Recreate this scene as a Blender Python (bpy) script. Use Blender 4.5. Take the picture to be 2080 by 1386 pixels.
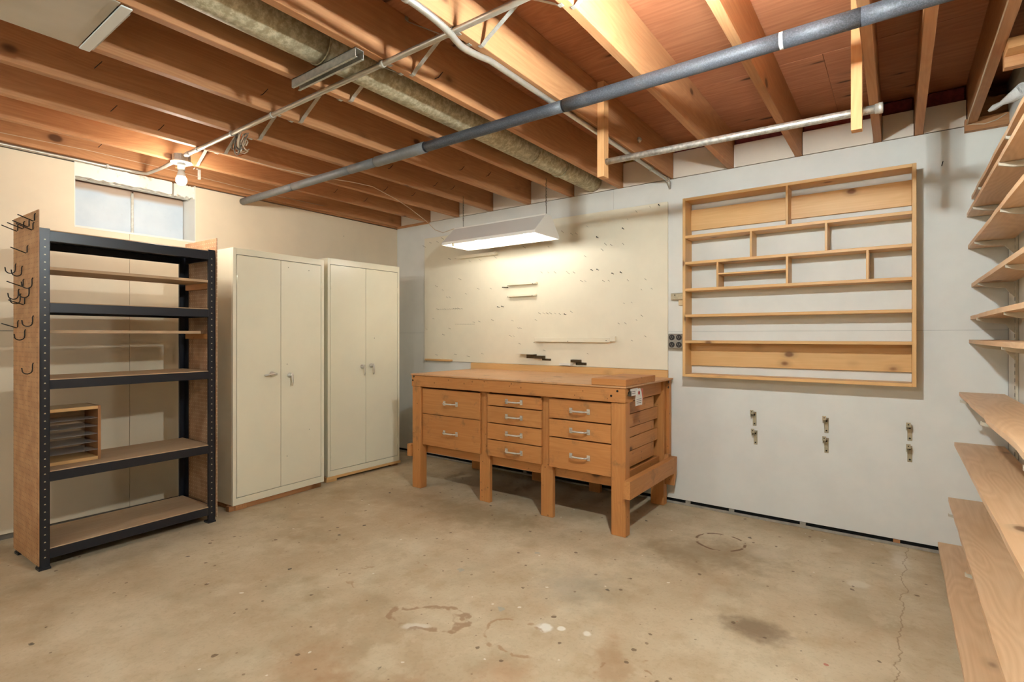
import bpy, bmesh, math, random
from mathutils import Vector, Matrix
random.seed(7)
S = bpy.context.scene
C = S.collection
for o in list(bpy.data.objects):
    bpy.data.objects.remove(o)

# ---------------------------------------------------------------- camera
cd = bpy.data.cameras.new('camera'); cam = bpy.data.objects.new('camera', cd); C.objects.link(cam)
cam.location = (4.192, -3.703, 1.19)
cam.rotation_euler = (math.radians(90), 0, math.radians(36.247))
cd.sensor_width = 36; cd.lens = 36*1069.1/2080; cd.shift_y = -10.7/2080; cd.clip_start = .02
S.camera = cam
# ---------------------------------------------------------------- world, exposure, lamp power
w = bpy.data.worlds.new('world'); S.world = w; w.use_nodes = True
w.node_tree.nodes['Background'].inputs[0].default_value = (0.02, 0.02, 0.02, 1)
w.node_tree.nodes['Background'].inputs[1].default_value = 0
vs = S.view_settings
vs.view_transform = 'Standard'; vs.look = 'None'; vs.exposure = 0.64; vs.gamma = 1; vs.use_curve_mapping = False
S.cycles.max_bounces = 5; S.cycles.diffuse_bounces = 3; S.cycles.glossy_bounces = 2; S.cycles.transmission_bounces = 4; S.cycles.transparent_max_bounces = 4
S.cycles.caustics_reflective = False; S.cycles.caustics_refractive = False
S.cycles.use_adaptive_sampling = True; S.cycles.adaptive_threshold = .05; S.cycles.adaptive_min_samples = 16; S.cycles.use_denoising = True; S.cycles.use_light_tree = False
BULB_WALL = 72, (1, .94, .84)       # bare bulb by the small window (watts, colour)
BULB_MAIN = 490, (.87, .975, 1)      # bare bulb on the same conduit, just above the frame
BULB_SHOP = 11, (1, .98, .92)       # two bulbs of the hanging shop light
FILL_REAR = 200, (.87, .975, 1)      # fill bulbs added behind the camera, out of view

# ---------------------------------------------------------------- node helpers
def srgb(r, g, b):
    f = lambda c: ((c/255+.055)/1.055)**2.4 if c/255 > .04045 else c/255/12.92
    return (f(r), f(g), f(b), 1)
class NT:
    def __init__(s, name):
        s.m = bpy.data.materials.new(name); s.m.use_nodes = True; s.t = s.m.node_tree; s.n = s.t.nodes
        s.b = s.n['Principled BSDF']
    def new(s, typ, **k):
        n = s.n.new(typ)
        for a, v in k.items(): setattr(n, a, v)
        return n
    def link(s, a, b): s.t.links.new(a, b)
    def put(s, inp, v):
        if hasattr(v, 'is_linked') or isinstance(v, bpy.types.NodeSocket): s.link(v, inp)
        else: inp.default_value = v
    def math(s, op, a, b=0.0, c=None, clamp=False):
        n = s.new('ShaderNodeMath', operation=op); n.use_clamp = clamp
        s.put(n.inputs[0], a); s.put(n.inputs[1], b)
        if c is not None: s.put(n.inputs[2], c)
        return n.outputs[0]
    def vmath(s, op, a, b):
        n = s.new('ShaderNodeVectorMath', operation=op); s.put(n.inputs[0], a); s.put(n.inputs[1], b)
        return n.outputs[0]
    def mix(s, f, a, b, mode='MIX'):
        n = s.new('ShaderNodeMix', data_type='RGBA', blend_type=mode)
        s.put(n.inputs[0], f); s.put(n.inputs[6], a); s.put(n.inputs[7], b)
        return n.outputs[2]
    def ramp(s, f, stops):
        n = s.new('ShaderNodeValToRGB'); e = n.color_ramp.elements
        e[0].position, e[0].color = stops[0]; e[1].position, e[1].color = stops[-1]
        for p, c in stops[1:-1]:
            q = e.new(p); q.color = c
        s.put(n.inputs[0], f); return n.outputs[0]
    def step(s, v, lo, hi):
        n = s.new('ShaderNodeMapRange', interpolation_type='SMOOTHSTEP'); n.clamp = True
        s.put(n.inputs[0], v); n.inputs[1].default_value = lo; n.inputs[2].default_value = hi
        return n.outputs[0]
    def noise(s, vec, scale, detail=3, rough=.5, dist=0):
        n = s.new('ShaderNodeTexNoise'); n.noise_dimensions = getattr(s, 'dim', '3D'); s.put(n.inputs['Vector'], vec)
        n.inputs['Scale'].default_value = scale; n.inputs['Detail'].default_value = detail
        n.inputs['Roughness'].default_value = rough; n.inputs['Distortion'].default_value = dist
        return n.outputs[0]
    def obj(s): return s.new('ShaderNodeTexCoord').outputs['Object']
    def world(s): return s.new('ShaderNodeNewGeometry').outputs['Position']
    def sep(s, v):
        n = s.new('ShaderNodeSeparateXYZ'); s.put(n.inputs[0], v); return n.outputs
    def comb(s, x, y, z):
        n = s.new('ShaderNodeCombineXYZ'); s.put(n.inputs[0], x); s.put(n.inputs[1], y); s.put(n.inputs[2], z); return n.outputs[0]
    def rnd(s): return s.new('ShaderNodeObjectInfo').outputs['Random']
    def bump(s, h, strength=.2, dist=.002):
        n = s.new('ShaderNodeBump'); n.inputs['Strength'].default_value = strength; n.inputs['Distance'].default_value = dist
        s.put(n.inputs['Height'], h); s.link(n.outputs[0], s.b.inputs['Normal'])
    def done(s, col, rough=.5, metal=0.0, spec=.5):
        s.put(s.b.inputs['Base Color'], col); s.put(s.b.inputs['Roughness'], rough)
        s.b.inputs['Metallic'].default_value = metal; s.b.inputs['Specular IOR Level'].default_value = spec
        return s.m

def wood(name, light, dark, axis, knot=.35, rough=.55, var=.12, grain=1.0, knotcol=(70, 38, 18), worn=0, kscale=1.0, ring=.12, kst=(4.5, 7)):
    t = NT(name)
    x, y, z = t.sep(t.obj())
    order = {'x': (x, y, z), 'y': (y, x, z), 'z': (z, x, y)}[axis]
    v = t.comb(*order)
    r = t.rnd()
    off = t.comb(t.math('MULTIPLY', r, 37.0), t.math('MULTIPLY', r, 53.0), t.math('MULTIPLY', r, 71.0))
    v = t.vmath('ADD', v, off)
    n1 = t.noise(t.vmath('MULTIPLY', v, (1.3, 7, 7)), 1, 1)
    w1 = t.math('ADD', t.math('MULTIPLY', n1, 14.0), 0)
    rings = t.math('PINGPONG', w1, .5)
    rings = t.math('MULTIPLY', rings, 2)
    n2 = t.noise(t.vmath('MULTIPLY', v, (3.0*grain, 120*grain, 120*grain)), 1, 2, .6)
    n3 = t.noise(t.vmath('MULTIPLY', v, (.8, 3, 3)), 1, 2, .6)
    f = t.math('ADD', t.math('MULTIPLY', rings, ring), t.math('ADD', t.math('MULTIPLY', n2, .45), t.math('MULTIPLY', n3, .45)))
    f = t.step(f, .25, .9)
    col = t.mix(f, srgb(*dark), srgb(*light))
    vo = t.new('ShaderNodeTexVoronoi'); t.put(vo.inputs['Vector'], t.vmath('MULTIPLY', v, (kst[0]*kscale, kst[1]*kscale, kst[1]*kscale))); vo.inputs['Scale'].default_value = 1
    cr = t.sep(vo.outputs['Color'])[0]
    dn = t.math('ADD', vo.outputs['Distance'], t.math('MULTIPLY', t.math('SUBTRACT', n3, .5), .12))
    size = t.math('MULTIPLY', cr, .16)
    km = t.math('SUBTRACT', 1.0, t.step(t.math('SUBTRACT', dn, size), -.04, .05))
    km = t.math('MULTIPLY', km, t.math('GREATER_THAN', cr, 1-knot))
    halo = t.math('SUBTRACT', 1.0, t.step(t.math('SUBTRACT', dn, size), .0, .22))
    halo = t.math('MULTIPLY', halo, t.math('GREATER_THAN', cr, 1-knot))
    col = t.mix(t.math('MULTIPLY', halo, .35), col, srgb(*[int(.72*c) for c in dark]))
    col = t.mix(t.math('MULTIPLY', km, .8), col, srgb(*knotcol))
    if worn:
        n4 = t.noise(t.world(), 9, 6, .65)
        col = t.mix(t.math('MULTIPLY', t.step(n4, .55, .75), worn), col, srgb(112, 88, 62))
        vo2 = t.new('ShaderNodeTexVoronoi'); t.put(vo2.inputs['Vector'], t.world()); vo2.inputs['Scale'].default_value = 22
        sp = t.math('MULTIPLY', t.math('LESS_THAN', vo2.outputs['Distance'], .13), t.math('GREATER_THAN', t.sep(vo2.outputs['Color'])[1], .72))
        col = t.mix(t.math('MULTIPLY', sp, .55), col, srgb(84, 52, 28))
    hv = t.new('ShaderNodeHueSaturation'); t.put(hv.inputs['Color'], col)
    t.put(hv.inputs['Value'], t.math('ADD', 1-var, t.math('MULTIPLY', r, 2*var)))
    return t.done(hv.outputs[0], rough, 0, .35)

def plain(name, rgb, rough=.5, metal=0, spec=.5, var=0, nscale=30, namp=.0, bump=0):
    t = NT(name); c = srgb(*rgb)
    if namp:
        n = t.noise(t.world(), nscale, 4, .6)
        c2 = tuple(v*(1-namp) for v in c[:3])+(1,)
        col = t.mix(t.step(n, .3, .7), c2, c)
        if bump: t.bump(n, bump, .002)
    else: col = c
    return t.done(col, rough, metal, spec)

WD = {}
def wd(kind, axis):
    k = (kind, axis)
    if k not in WD:
        P = {'joist': dict(light=(202, 150, 104), dark=(174, 120, 78), knot=.22, rough=.6, var=.07),
             'block': dict(light=(224, 174, 120), dark=(204, 148, 94), knot=.15, rough=.6, var=.05),
             'bench': dict(light=(208, 148, 88), dark=(182, 120, 66), knot=.2, rough=.5, var=.06, worn=.55, ring=.08),
             'benchtop': dict(light=(220, 178, 134), dark=(190, 142, 98), knot=.1, rough=.45, var=.04, worn=.6, ring=.08),
             'pine': dict(light=(234, 192, 134), dark=(216, 168, 108), knot=.35, rough=.42, var=.05, knotcol=(110, 62, 30), kscale=1.2, ring=.08),
             'shelf': dict(light=(226, 188, 148), dark=(208, 165, 122), knot=.3, rough=.42, var=.05, grain=.7, knotcol=(104, 70, 48), ring=.24),
             'ply': dict(light=(204, 142, 104), dark=(168, 106, 72), knot=.6, rough=.7, var=.05, knotcol=(58, 30, 18), kscale=1.0, grain=.5, kst=(3.2, 13)),
             'board': dict(light=(208, 178, 144), dark=(186, 152, 116), knot=.08, rough=.6, var=.04),
             'base': dict(light=(196, 146, 100), dark=(166, 112, 70), knot=.2, rough=.6, var=.1)}[kind]
        WD[k] = wood('wood_%s_%s' % (kind, axis), axis=axis, **P)
    return WD[k]

M = {}
M['paint_back'] = plain('paint_back', (226, 223, 213), .6, namp=.05, nscale=5, spec=.3)
M['paint_left'] = plain('paint_left', (232, 212, 180), .6, namp=.05, nscale=4, spec=.3)
M['paint_panel'] = plain('paint_panel', (236, 222, 204), .65, namp=.05, nscale=8, spec=.3)
def paint(name, rgb, amp, sc, dimple):
    t = NT(name); c = srgb(*rgb); n = t.noise(t.world(), sc, 3, .6)
    col = t.mix(t.step(n, .3, .7), tuple(v*(1-amp) for v in c[:3])+(1,), c)
    vo = t.new('ShaderNodeTexVoronoi'); t.put(vo.inputs['Vector'], t.world()); vo.inputs['Scale'].default_value = 3.2
    d = t.math('MULTIPLY', t.math('LESS_THAN', vo.outputs['Distance'], .018), t.math('GREATER_THAN', t.sep(vo.outputs['Color'])[0], .45))
    return t.done(t.mix(t.math('MULTIPLY', d, .55), col, srgb(*dimple)), .6, 0, .3)
M['paint_back'] = paint('paint_back_wall', (232, 230, 222), .05, 5, (140, 130, 116))
M['paint_left'] = paint('paint_left_wall', (236, 218, 189), .05, 4, (150, 128, 98))
M['paint_rear'] = plain('paint_rear', (222, 216, 204), .7, namp=.05, nscale=4)
M['concrete_wall'] = plain('concrete_wall', (120, 112, 100), .9, namp=.2, nscale=14)
M['cream_board'] = plain('cream_board', (240, 230, 206), .5, namp=.04, nscale=6, spec=.35)
M['cream_metal'] = plain('cream_metal', (246, 238, 212), .28, namp=.04, nscale=3, spec=.5)
M['shadow_gap'] = plain('shadow_gap', (16, 14, 12), .9)
M['chrome'] = plain('chrome', (228, 225, 216), .3, .7)
M['brushed'] = plain('brushed', (188, 176, 148), .42, .45, namp=.2, nscale=60)
M['galv'] = plain('galv', (196, 192, 180), .45, .6, namp=.25, nscale=40)
M['galv_rod'] = plain('galv_rod', (198, 194, 184), .4, .7, namp=.45, nscale=55)
M['emt'] = plain('emt', (206, 200, 186), .35, .7, namp=.12, nscale=30)
M['dark_steel'] = plain('dark_steel', (96, 84, 64), .4, .8, namp=.2, nscale=60)
M['black_metal'] = plain('black_metal', (30, 31, 38), .34, .0, .5)
M['black_wire'] = plain('black_wire', (24, 20, 18), .45)
M['nail'] = plain('nail', (150, 138, 116), .4, .5)
M['screw'] = plain('screw', (44, 36, 28), .5, .5)
M['white_paint'] = plain('white_paint', (238, 234, 224), .5, namp=.05, nscale=8)
M['lamp_white'] = plain('lamp_white', (240, 234, 224), .4, 0, .5)
M['porcelain'] = plain('porcelain', (240, 236, 226), .3)
M['bracket_paint'] = plain('bracket_paint', (206, 198, 178), .4, .2, namp=.1, nscale=40)
M['strip_grey'] = plain('strip_grey', (172, 164, 150), .7, namp=.25, nscale=25)
M['outlet_plate'] = plain('outlet_plate', (150, 144, 134), .5, .4)
M['outlet_black'] = plain('outlet_black', (40, 36, 34), .5)
M['ivory'] = plain('ivory', (224, 200, 158), .5)
M['paper'] = plain('paper', (236, 230, 222), .8, namp=.12, nscale=120)
M['redpaper'] = plain('redpaper', (206, 120, 96), .8)
M['tag_red'] = plain('tag_red', (170, 48, 36), .7)
M['ink'] = plain('ink', (52, 52, 60), .8)
M['insul_pink'] = plain('insul_pink', (150, 70, 68), .95, namp=.4, nscale=30, bump=.6)
M['insul_yellow'] = plain('insul_yellow', (214, 178, 96), .95, namp=.3, nscale=40, bump=.6)
M['wire_white'] = plain('wire_white', (214, 190, 160), .6)
M['wire_grey'] = plain('wire_grey', (128, 118, 104), .6)
M['copper'] = plain('copper', (176, 104, 62), .4, .8)
M['joint'] = plain('joint', (26, 26, 30), .7)
M['tape_white'] = plain('tape_white', (224, 224, 220), .6)

def foam_mat():
    t = NT('pipe_foam'); n = t.noise(t.obj(), 220, 3, .7); n2 = t.noise(t.obj(), 18, 3)
    col = t.mix(t.step(n, .35, .75), srgb(50, 52, 56), srgb(84, 86, 92))
    col = t.mix(t.math('MULTIPLY', t.step(n2, .5, .8), .25), col, srgb(100, 98, 92))
    t.bump(n, .25, .002); return t.done(col, .55, 0, .5)
M['foam'] = foam_mat()
M['foam_grey'] = plain('pipe_foam_grey', (112, 112, 110), .5, namp=.15, nscale=60)
def duct_mat():
    t = NT('duct_galvanised'); n = t.noise(t.obj(), 38, 5, .7); n2 = t.noise(t.obj(), 9, 4)
    col = t.mix(t.step(n, .38, .68), srgb(158, 146, 116), srgb(204, 194, 164))
    col = t.mix(t.math('MULTIPLY', t.step(n2, .55, .75), .4), col, srgb(142, 128, 98))
    t.bump(n, .15, .002); return t.done(col, .55, .15, .4)
M['duct'] = duct_mat()
def sheet_mat():
    t = NT('pan_sheet'); n = t.noise(t.obj(), 3, 3)
    return t.done(t.mix(t.step(n, .3, .7), srgb(188, 180, 164), srgb(204, 198, 186)), .38, .35, .5)
M['pan'] = sheet_mat()
def stained_white():
    t = NT('stained_white'); n = t.noise(t.obj(), 9, 5, .65)
    return t.done(t.mix(t.math('MULTIPLY', t.step(n, .58, .72), .8), srgb(240, 234, 220), srgb(186, 140, 92)), .6)
M['stained'] = stained_white()
def window_mat():
    t = NT('window_board'); n = t.noise(t.obj(), 60, 3, .7); n2 = t.noise(t.obj(), 4, 4)
    col = t.mix(t.step(n2, .3, .7), srgb(196, 210, 222), srgb(214, 224, 232))
    col = t.mix(t.math('MULTIPLY', t.math('GREATER_THAN', n, .72), .4), col, srgb(150, 150, 148))
    z = t.sep(t.world())[2]
    rust = t.math('MULTIPLY', t.step(t.math('ADD', z, t.math('MULTIPLY', n2, .03)), 2.165, 2.2), .75)
    col = t.mix(rust, col, srgb(176, 134, 84))
    return t.done(col, .55)
M['window_board'] = window_mat()
def peg_mat(name, light, dark, hole, axu):
    t = NT(name); p = t.sep(t.world()); u = p[axu]; z = p[2]
    pit = .0254
    fu = t.math('SUBTRACT', t.math('FRACT', t.math('DIVIDE', t.math('ADD', u, 10.0), pit)), .5)
    fz = t.math('SUBTRACT', t.math('FRACT', t.math('DIVIDE', z, pit)), .5)
    d = t.math('SQRT', t.math('ADD', t.math('MULTIPLY', fu, fu), t.math('MULTIPLY', fz, fz)))
    m = t.math('SUBTRACT', 1.0, t.step(d, .1, .15))
    n = t.noise(t.world(), 14, 4)
    col = t.mix(t.step(n, .3, .7), srgb(*dark), srgb(*light))
    return t.done(t.mix(t.math('MULTIPLY', m, .85), col, srgb(*hole)), .5)
M['peg_left'] = peg_mat('pegboard_outer', (192, 146, 102), (170, 122, 80), (92, 60, 36), 0)
M['peg_right'] = peg_mat('pegboard_inner', (192, 152, 118), (166, 124, 90), (232, 206, 172), 0)  # pale hole colour paints the light coming through the holes
def glass_mat():
    t = NT('clear_acrylic'); b = t.b; b.inputs['Base Color'].default_value = (.9, .88, .84, 1); b.inputs['Roughness'].default_value = .08
    b.inputs['Alpha'].default_value = .22; return t.m
M['acrylic'] = glass_mat()
def plastic_mat():
    t = NT('clear_plastic'); b = t.b; b.inputs['Base Color'].default_value = (.95, .92, .88, 1); b.inputs['Roughness'].default_value = .12
    b.inputs['Transmission Weight'].default_value = .3; b.inputs['IOR'].default_value = 1.25
    n = t.noise(t.obj(), 40, 4, .6); t.bump(n, .8, .01); return t.m
M['plastic'] = plastic_mat()
def emit(name, strength, rgb):
    t = NT(name); t.n.remove(t.b); e = t.new('ShaderNodeEmission'); e.inputs[0].default_value = (*rgb, 1); e.inputs[1].default_value = strength
    t.link(e.outputs[0], t.n['Material Output'].inputs[0]); return t.m
M['bulb'] = emit('bulb', 30, (1, .94, .84)); M['bulb'].cycles.emission_sampling = 'NONE'
def bulb_light(parent, loc, spec, r):
    l = bpy.data.lights.new('bulb_glow', 'POINT'); l.energy, l.color = spec; l.shadow_soft_size = r
    o = bpy.data.objects.new('bulb_glow', l); C.objects.link(o); o.parent = parent; o.location = Vector(loc)-origin(parent)

def floor_mat():
    t = NT('concrete_floor'); t.dim = '2D'; p = t.world(); X, Y, Z = t.sep(p)
    n1 = t.noise(p, 1.1, 3, .6); n2 = t.noise(p, 5, 4, .65); n3 = t.noise(p, 60, 2, .6); n4 = t.noise(t.vmath('ADD', p, (9, 3, 0)), 2.2, 3, .62)
    col = t.mix(t.step(n1, .32, .68), srgb(182, 160, 128), srgb(203, 184, 153))
    col = t.mix(t.math('MULTIPLY', t.step(n2, .48, .8), .42), col, srgb(170, 144, 106))
    col = t.mix(t.math('MULTIPLY', t.step(n4, .48, .75), .5), col, srgb(156, 138, 106))
    pale = t.noise(t.vmath('ADD', p, (3, 17, 0)), 3.1, 3, .6)
    col = t.mix(t.math('MULTIPLY', t.step(pale, .5, .75), .5), col, srgb(212, 196, 166))
    col = t.mix(t.math('MULTIPLY', t.step(n3, .5, .8), .18), col, srgb(130, 108, 80))
    fine = t.noise(t.vmath('ADD', p, (21, 4, 0)), 6.5, 5, .72)
    col = t.mix(t.math('MULTIPLY', t.step(fine, .5, .66), .22), col, srgb(160, 134, 98))
    col = t.mix(t.math('MULTIPLY', t.step(fine, .46, .3), .24), col, srgb(218, 200, 170))
    wob = t.math('MULTIPLY', t.math('SUBTRACT', t.noise(p, 9, 4), .5), 1.0)
    wob2 = t.math('MULTIPLY', t.math('SUBTRACT', t.noise(t.vmath('ADD', p, (5, 5, 5)), 30, 3), .5), 1.0)
    def dist(x, y, sx=1, sy=1, rot=0):
        dx = t.math('SUBTRACT', X, x); dy = t.math('SUBTRACT', Y, y)
        c, s = math.cos(rot), math.sin(rot)
        a = t.math('DIVIDE', t.math('ADD', t.math('MULTIPLY', dx, c), t.math('MULTIPLY', dy, s)), sx)
        b = t.math('DIVIDE', t.math('SUBTRACT', t.math('MULTIPLY', dy, c), t.math('MULTIPLY', dx, s)), sy)
        return t.math('SQRT', t.math('ADD', t.math('MULTIPLY', a, a), t.math('MULTIPLY', b, b)))
    def blotch(x, y, r, rgb, amt, soft=.5, sx=1, sy=1, rot=0, k=.9):
        nonlocal col
        d = t.math('ADD', dist(x, y, r*sx, r*sy, rot), t.math('MULTIPLY', wob, k))
        d = t.math('ADD', d, t.math('MULTIPLY', wob2, .5))
        m = t.math('SUBTRACT', 1.0, t.step(d, 1-soft, 1+soft*.3))
        col = t.mix(t.math('MULTIPLY', m, amt), col, srgb(*rgb))
    # oil stain, grey and white splashes, rust-brown patches
    blotch(3.73, -1.40, .13, (112, 92, 68), .75, .7, 1.1, .8)
    blotch(3.36, -.75, .36, (128, 108, 76), .6, .8, 1.2, .7, .5)
    blotch(2.95, -1.5, .22, (150, 142, 124), .5, .9)
    blotch(3.03, -1.89, .035, (232, 226, 212), .9, .4)
    blotch(3.09, -1.86, .018, (232, 226, 212), .9, .4)
    blotch(3.19, -1.83, .02, (232, 226, 212), .8, .4)
    blotch(2.60, -2.2, .05, (216, 208, 190), .7, .5, 1.4, .5, .6)
    blotch(4.04, -.69, .05, (214, 202, 178), .7, .4)
    blotch(4.20, -.25, .10, (220, 208, 186), .6, .7, .5, 1.6)
    blotch(2.50, -2.6, .16, (166, 124, 82), .5, .9)
    blotch(2.85, -2.55, .2, (158, 120, 82), .5, .8, 1.3, .7, .4, 1.6)
    blotch(3.35, -1.95, .12, (158, 122, 84), .5, .8, .6, 1.6, .4, 1.6)
    blotch(3.1, -2.25, .15, (172, 128, 86), .45, .9)
    blotch(2.0, -1.0, .42, (138, 122, 88), .6, .9, 1.5, .6)
    blotch(3.62, -.55, .10, (206, 190, 164), .5, .6)
    # stained outlines
    gapn = t.noise(t.vmath('ADD', p, (17, 5, 2)), 11, 2)
    def ringline(x, y, r, wd_, rgb, amt, sx=1, sy=1, rot=0, gap=.45, wk=.0):
        nonlocal col
        d = t.math('ADD', dist(x, y, r*sx, r*sy, rot), t.math('MULTIPLY', wob, wk))
        m = t.math('SUBTRACT', 1.0, t.step(t.math('ABSOLUTE', t.math('SUBTRACT', d, 1.0)), wd_*.4, wd_))
        g = t.step(gapn, gap, gap+.08)
        col = t.mix(t.math('MULTIPLY', t.math('MULTIPLY', m, g), amt), col, srgb(*rgb))
    ringline(3.365, -.545, .13, .08, (104, 68, 36), .85, gap=.40, wk=.15)
    ringline(2.60, -2.12, .12, .2, (146, 110, 76), .7, 1.4, .7, .5, .42, 1.4)
    ringline(2.98, -2.02, .13, .12, (156, 116, 76), .6, 1.2, .8, 0, .46, 1.2)
    ringline(3.45, -2.05, .14, .10, (150, 112, 74), .6, .8, 1.3, .3, .5, 1.6)
    ringline(2.15, -1.95, .22, .05, (160, 122, 84), .5, 1, .6, .9, .5, .9)
    # drips and specks of paint
    def specks(scale, thr, rad, rgb, amt, seed, area=None):
        nonlocal col
        vo = t.new('ShaderNodeTexVoronoi'); vo.voronoi_dimensions = '2D'; t.put(vo.inputs['Vector'], t.vmath('ADD', p, (seed, seed*1.7, 0))); vo.inputs['Scale'].default_value = scale
        c = t.sep(vo.outputs['Color'])
        d = t.math('ADD', vo.outputs['Distance'], t.math('MULTIPLY', wob2, .22))
        m = t.math('MULTIPLY', t.math('SUBTRACT', 1.0, t.step(t.math('SUBTRACT', d, t.math('MULTIPLY', c[1], rad)), 0, .03)), t.math('GREATER_THAN', c[0], thr))
        if area: m = t.math('MULTIPLY', m, t.math('SUBTRACT', 1.0, t.step(dist(*area), .7, 1.0)))
        col = t.mix(t.math('MULTIPLY', m, amt), col, srgb(*rgb))
    specks(8, .87, .06, (92, 66, 42), .75, 3.1)
    specks(14, .88, .07, (104, 76, 48), .6, 8.3)
    specks(5, .93, .03, (54, 44, 36), .8, 5.5)
    specks(9, .94, .05, (230, 224, 210), .7, 12.7)
    specks(9, .84, .055, (176, 78, 60), .75, 1.9, (3.95, -1.75, .6, .6))
    specks(5, .95, .07, (150, 158, 152), .5, 4.4, (3.0, -1.6, 1.0, .8))
    # the long crack
    cx = t.math('ADD', 4.205, t.math('MULTIPLY', t.math('ADD', Y, .9), .042))
    cx = t.math('ADD', cx, t.math('MULTIPLY', t.math('SUBTRACT', t.noise(t.comb(.37, Y, 0), 5, 4, .6), .5), .12))
    dc = t.math('ABSOLUTE', t.math('SUBTRACT', X, cx))
    cm = t.math('SUBTRACT', 1.0, t.step(dc, .0012, .0035))
    col = t.mix(t.math('MULTIPLY', cm, .55), col, srgb(128, 98, 66))
    rough = t.math('ADD', .42, t.math('MULTIPLY', n2, .3))
    return t.done(col, rough, 0, .4)
M['floor'] = floor_mat()

# ---------------------------------------------------------------- mesh helpers
def box(bm, x0, x1, y0, y1, z0, z1, bev=0):
    b2 = bmesh.new() if bev else bm
    vs_ = [b2.verts.new(p) for p in ((x0, y0, z0), (x1, y0, z0), (x1, y1, z0), (x0, y1, z0), (x0, y0, z1), (x1, y0, z1), (x1, y1, z1), (x0, y1, z1))]
    for f in ((0, 3, 2, 1), (4, 5, 6, 7), (0, 1, 5, 4), (1, 2, 6, 5), (2, 3, 7, 6), (3, 0, 4, 7)):
        b2.faces.new([vs_[i] for i in f])
    if bev:
        bmesh.ops.bevel(b2, geom=list(b2.edges), offset=bev, segments=1, affect='EDGES')
        me = bpy.data.meshes.new('tmp'); b2.to_mesh(me); b2.free(); bm.from_mesh(me); bpy.data.meshes.remove(me)
    return bm
def prism(bm, poly, axis, a0, a1):
    """extrude a 2D polygon along an axis; poly gives the two other coordinates in cyclic order"""
    def pt(p, a):
        return {'x': (a, p[0], p[1]), 'y': (p[0], a, p[1]), 'z': (p[0], p[1], a)}[axis]
    A = [bm.verts.new(pt(p, a0)) for p in poly]; B = [bm.verts.new(pt(p, a1)) for p in poly]
    n = len(poly)
    bm.faces.new(A[::-1]); bm.faces.new(B)
    for i in range(n): bm.faces.new((A[i], A[(i+1) % n], B[(i+1) % n], B[i]))
    return bm
def tube(bm, pts, r, n=8, cap=True, closed=False):
    pts = [Vector(p) for p in pts]; m = len(pts); rings = []
    rr = r if isinstance(r, (list, tuple)) else [r]*m
    up = None
    for i, p in enumerate(pts):
        if closed: d = pts[(i+1) % m]-pts[i-1]
        else: d = pts[min(i+1, m-1)]-pts[max(i-1, 0)]
        d.normalize()
        if up is None: up = Vector((0, 0, 1)) if abs(d.z) < .9 else Vector((1, 0, 0))
        a = d.cross(up); 
        if a.length < 1e-4: a = d.cross(Vector((0, 1, 0)))
        a.normalize(); b = a.cross(d); b.normalize(); up = b
        rings.append([bm.verts.new(p+(a*math.cos(2*math.pi*k/n)+b*math.sin(2*math.pi*k/n))*rr[i]) for k in range(n)])
    for i in range(m if closed else m-1):
        R0, R1 = rings[i], rings[(i+1) % m]
        for k in range(n):
            f = bm.faces.new((R0[k], R0[(k+1) % n], R1[(k+1) % n], R1[k])); f.smooth = True
    if cap and not closed:
        bm.faces.new(rings[0][::-1]); bm.faces.new(rings[-1])
    return bm
def lathe(bm, prof, c, n=20, axis='z'):
    rings = []
    for r, h in prof:
        ring = []
        for k in range(n):
            a = 2*math.pi*k/n; u, v = r*math.cos(a), r*math.sin(a)
            q = {'z': (u, v, h), 'y': (u, h, v), 'x': (h, u, v)}[axis]
            ring.append(bm.verts.new((c[0]+q[0], c[1]+q[1], c[2]+q[2])))
        rings.append(ring)
    for R0, R1 in zip(rings, rings[1:]):
        for k in range(n):
            f = bm.faces.new((R0[k], R0[(k+1) % n], R1[(k+1) % n], R1[k])); f.smooth = True
    bm.faces.new(rings[0][::-1]); bm.faces.new(rings[-1])
    return bm
def strap(bm, pts, width_vec, th):
    """flat bent strap along pts, its width along width_vec"""
    wv = Vector(width_vec)/2; pts = [Vector(p) for p in pts]; m = len(pts); L = []
    for i, p in enumerate(pts):
        d = (pts[min(i+1, m-1)]-pts[max(i-1, 0)]).normalized(); nn = d.cross(wv).normalized()*th/2
        L.append([bm.verts.new(p+s*wv+q*nn) for s, q in ((-1, -1), (1, -1), (1, 1), (-1, 1))])
    for A, B in zip(L, L[1:]):
        for k in range(4): bm.faces.new((A[k], A[(k+1) % 4], B[(k+1) % 4], B[k]))
    bm.faces.new(L[0][::-1]); bm.faces.new(L[-1]); return bm
def origin(o):
    v = Vector((0, 0, 0))
    while o is not None: v += o.location; o = o.parent
    return v
def mesh(name, bm, mat, shift=None):
    if shift is not None and shift.length > 0: bmesh.ops.translate(bm, verts=bm.verts, vec=-shift)
    bmesh.ops.recalc_face_normals(bm, faces=bm.faces)
    me = bpy.data.meshes.new(name); bm.to_mesh(me); bm.free()
    me.materials.append(M[mat] if isinstance(mat, str) else mat); return me
def obj(name, bm, mat, parent=None, local=False):
    """one mesh object; shapes are given in room coordinates unless local"""
    me = mesh(name, bm, mat, None if (parent is None or local) else origin(parent))
    o = bpy.data.objects.new(name, me); C.objects.link(o)
    if parent is not None: o.parent = parent
    return o
def B(*a, bev=.0015):
    return box(bmesh.new(), *a, bev=bev)
def tag(o, label, cat, group=None):
    o['label'] = label; o['category'] = cat
    if group: o['group'] = group
    return o
def thing(name, label, cat, loc=(0, 0, 0), rz=0, group=None):
    o = bpy.data.objects.new(name, None); C.objects.link(o); o.empty_display_size = .05
    o.location = loc; o.rotation_euler = (0, 0, rz); return tag(o, label, cat, group)
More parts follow.
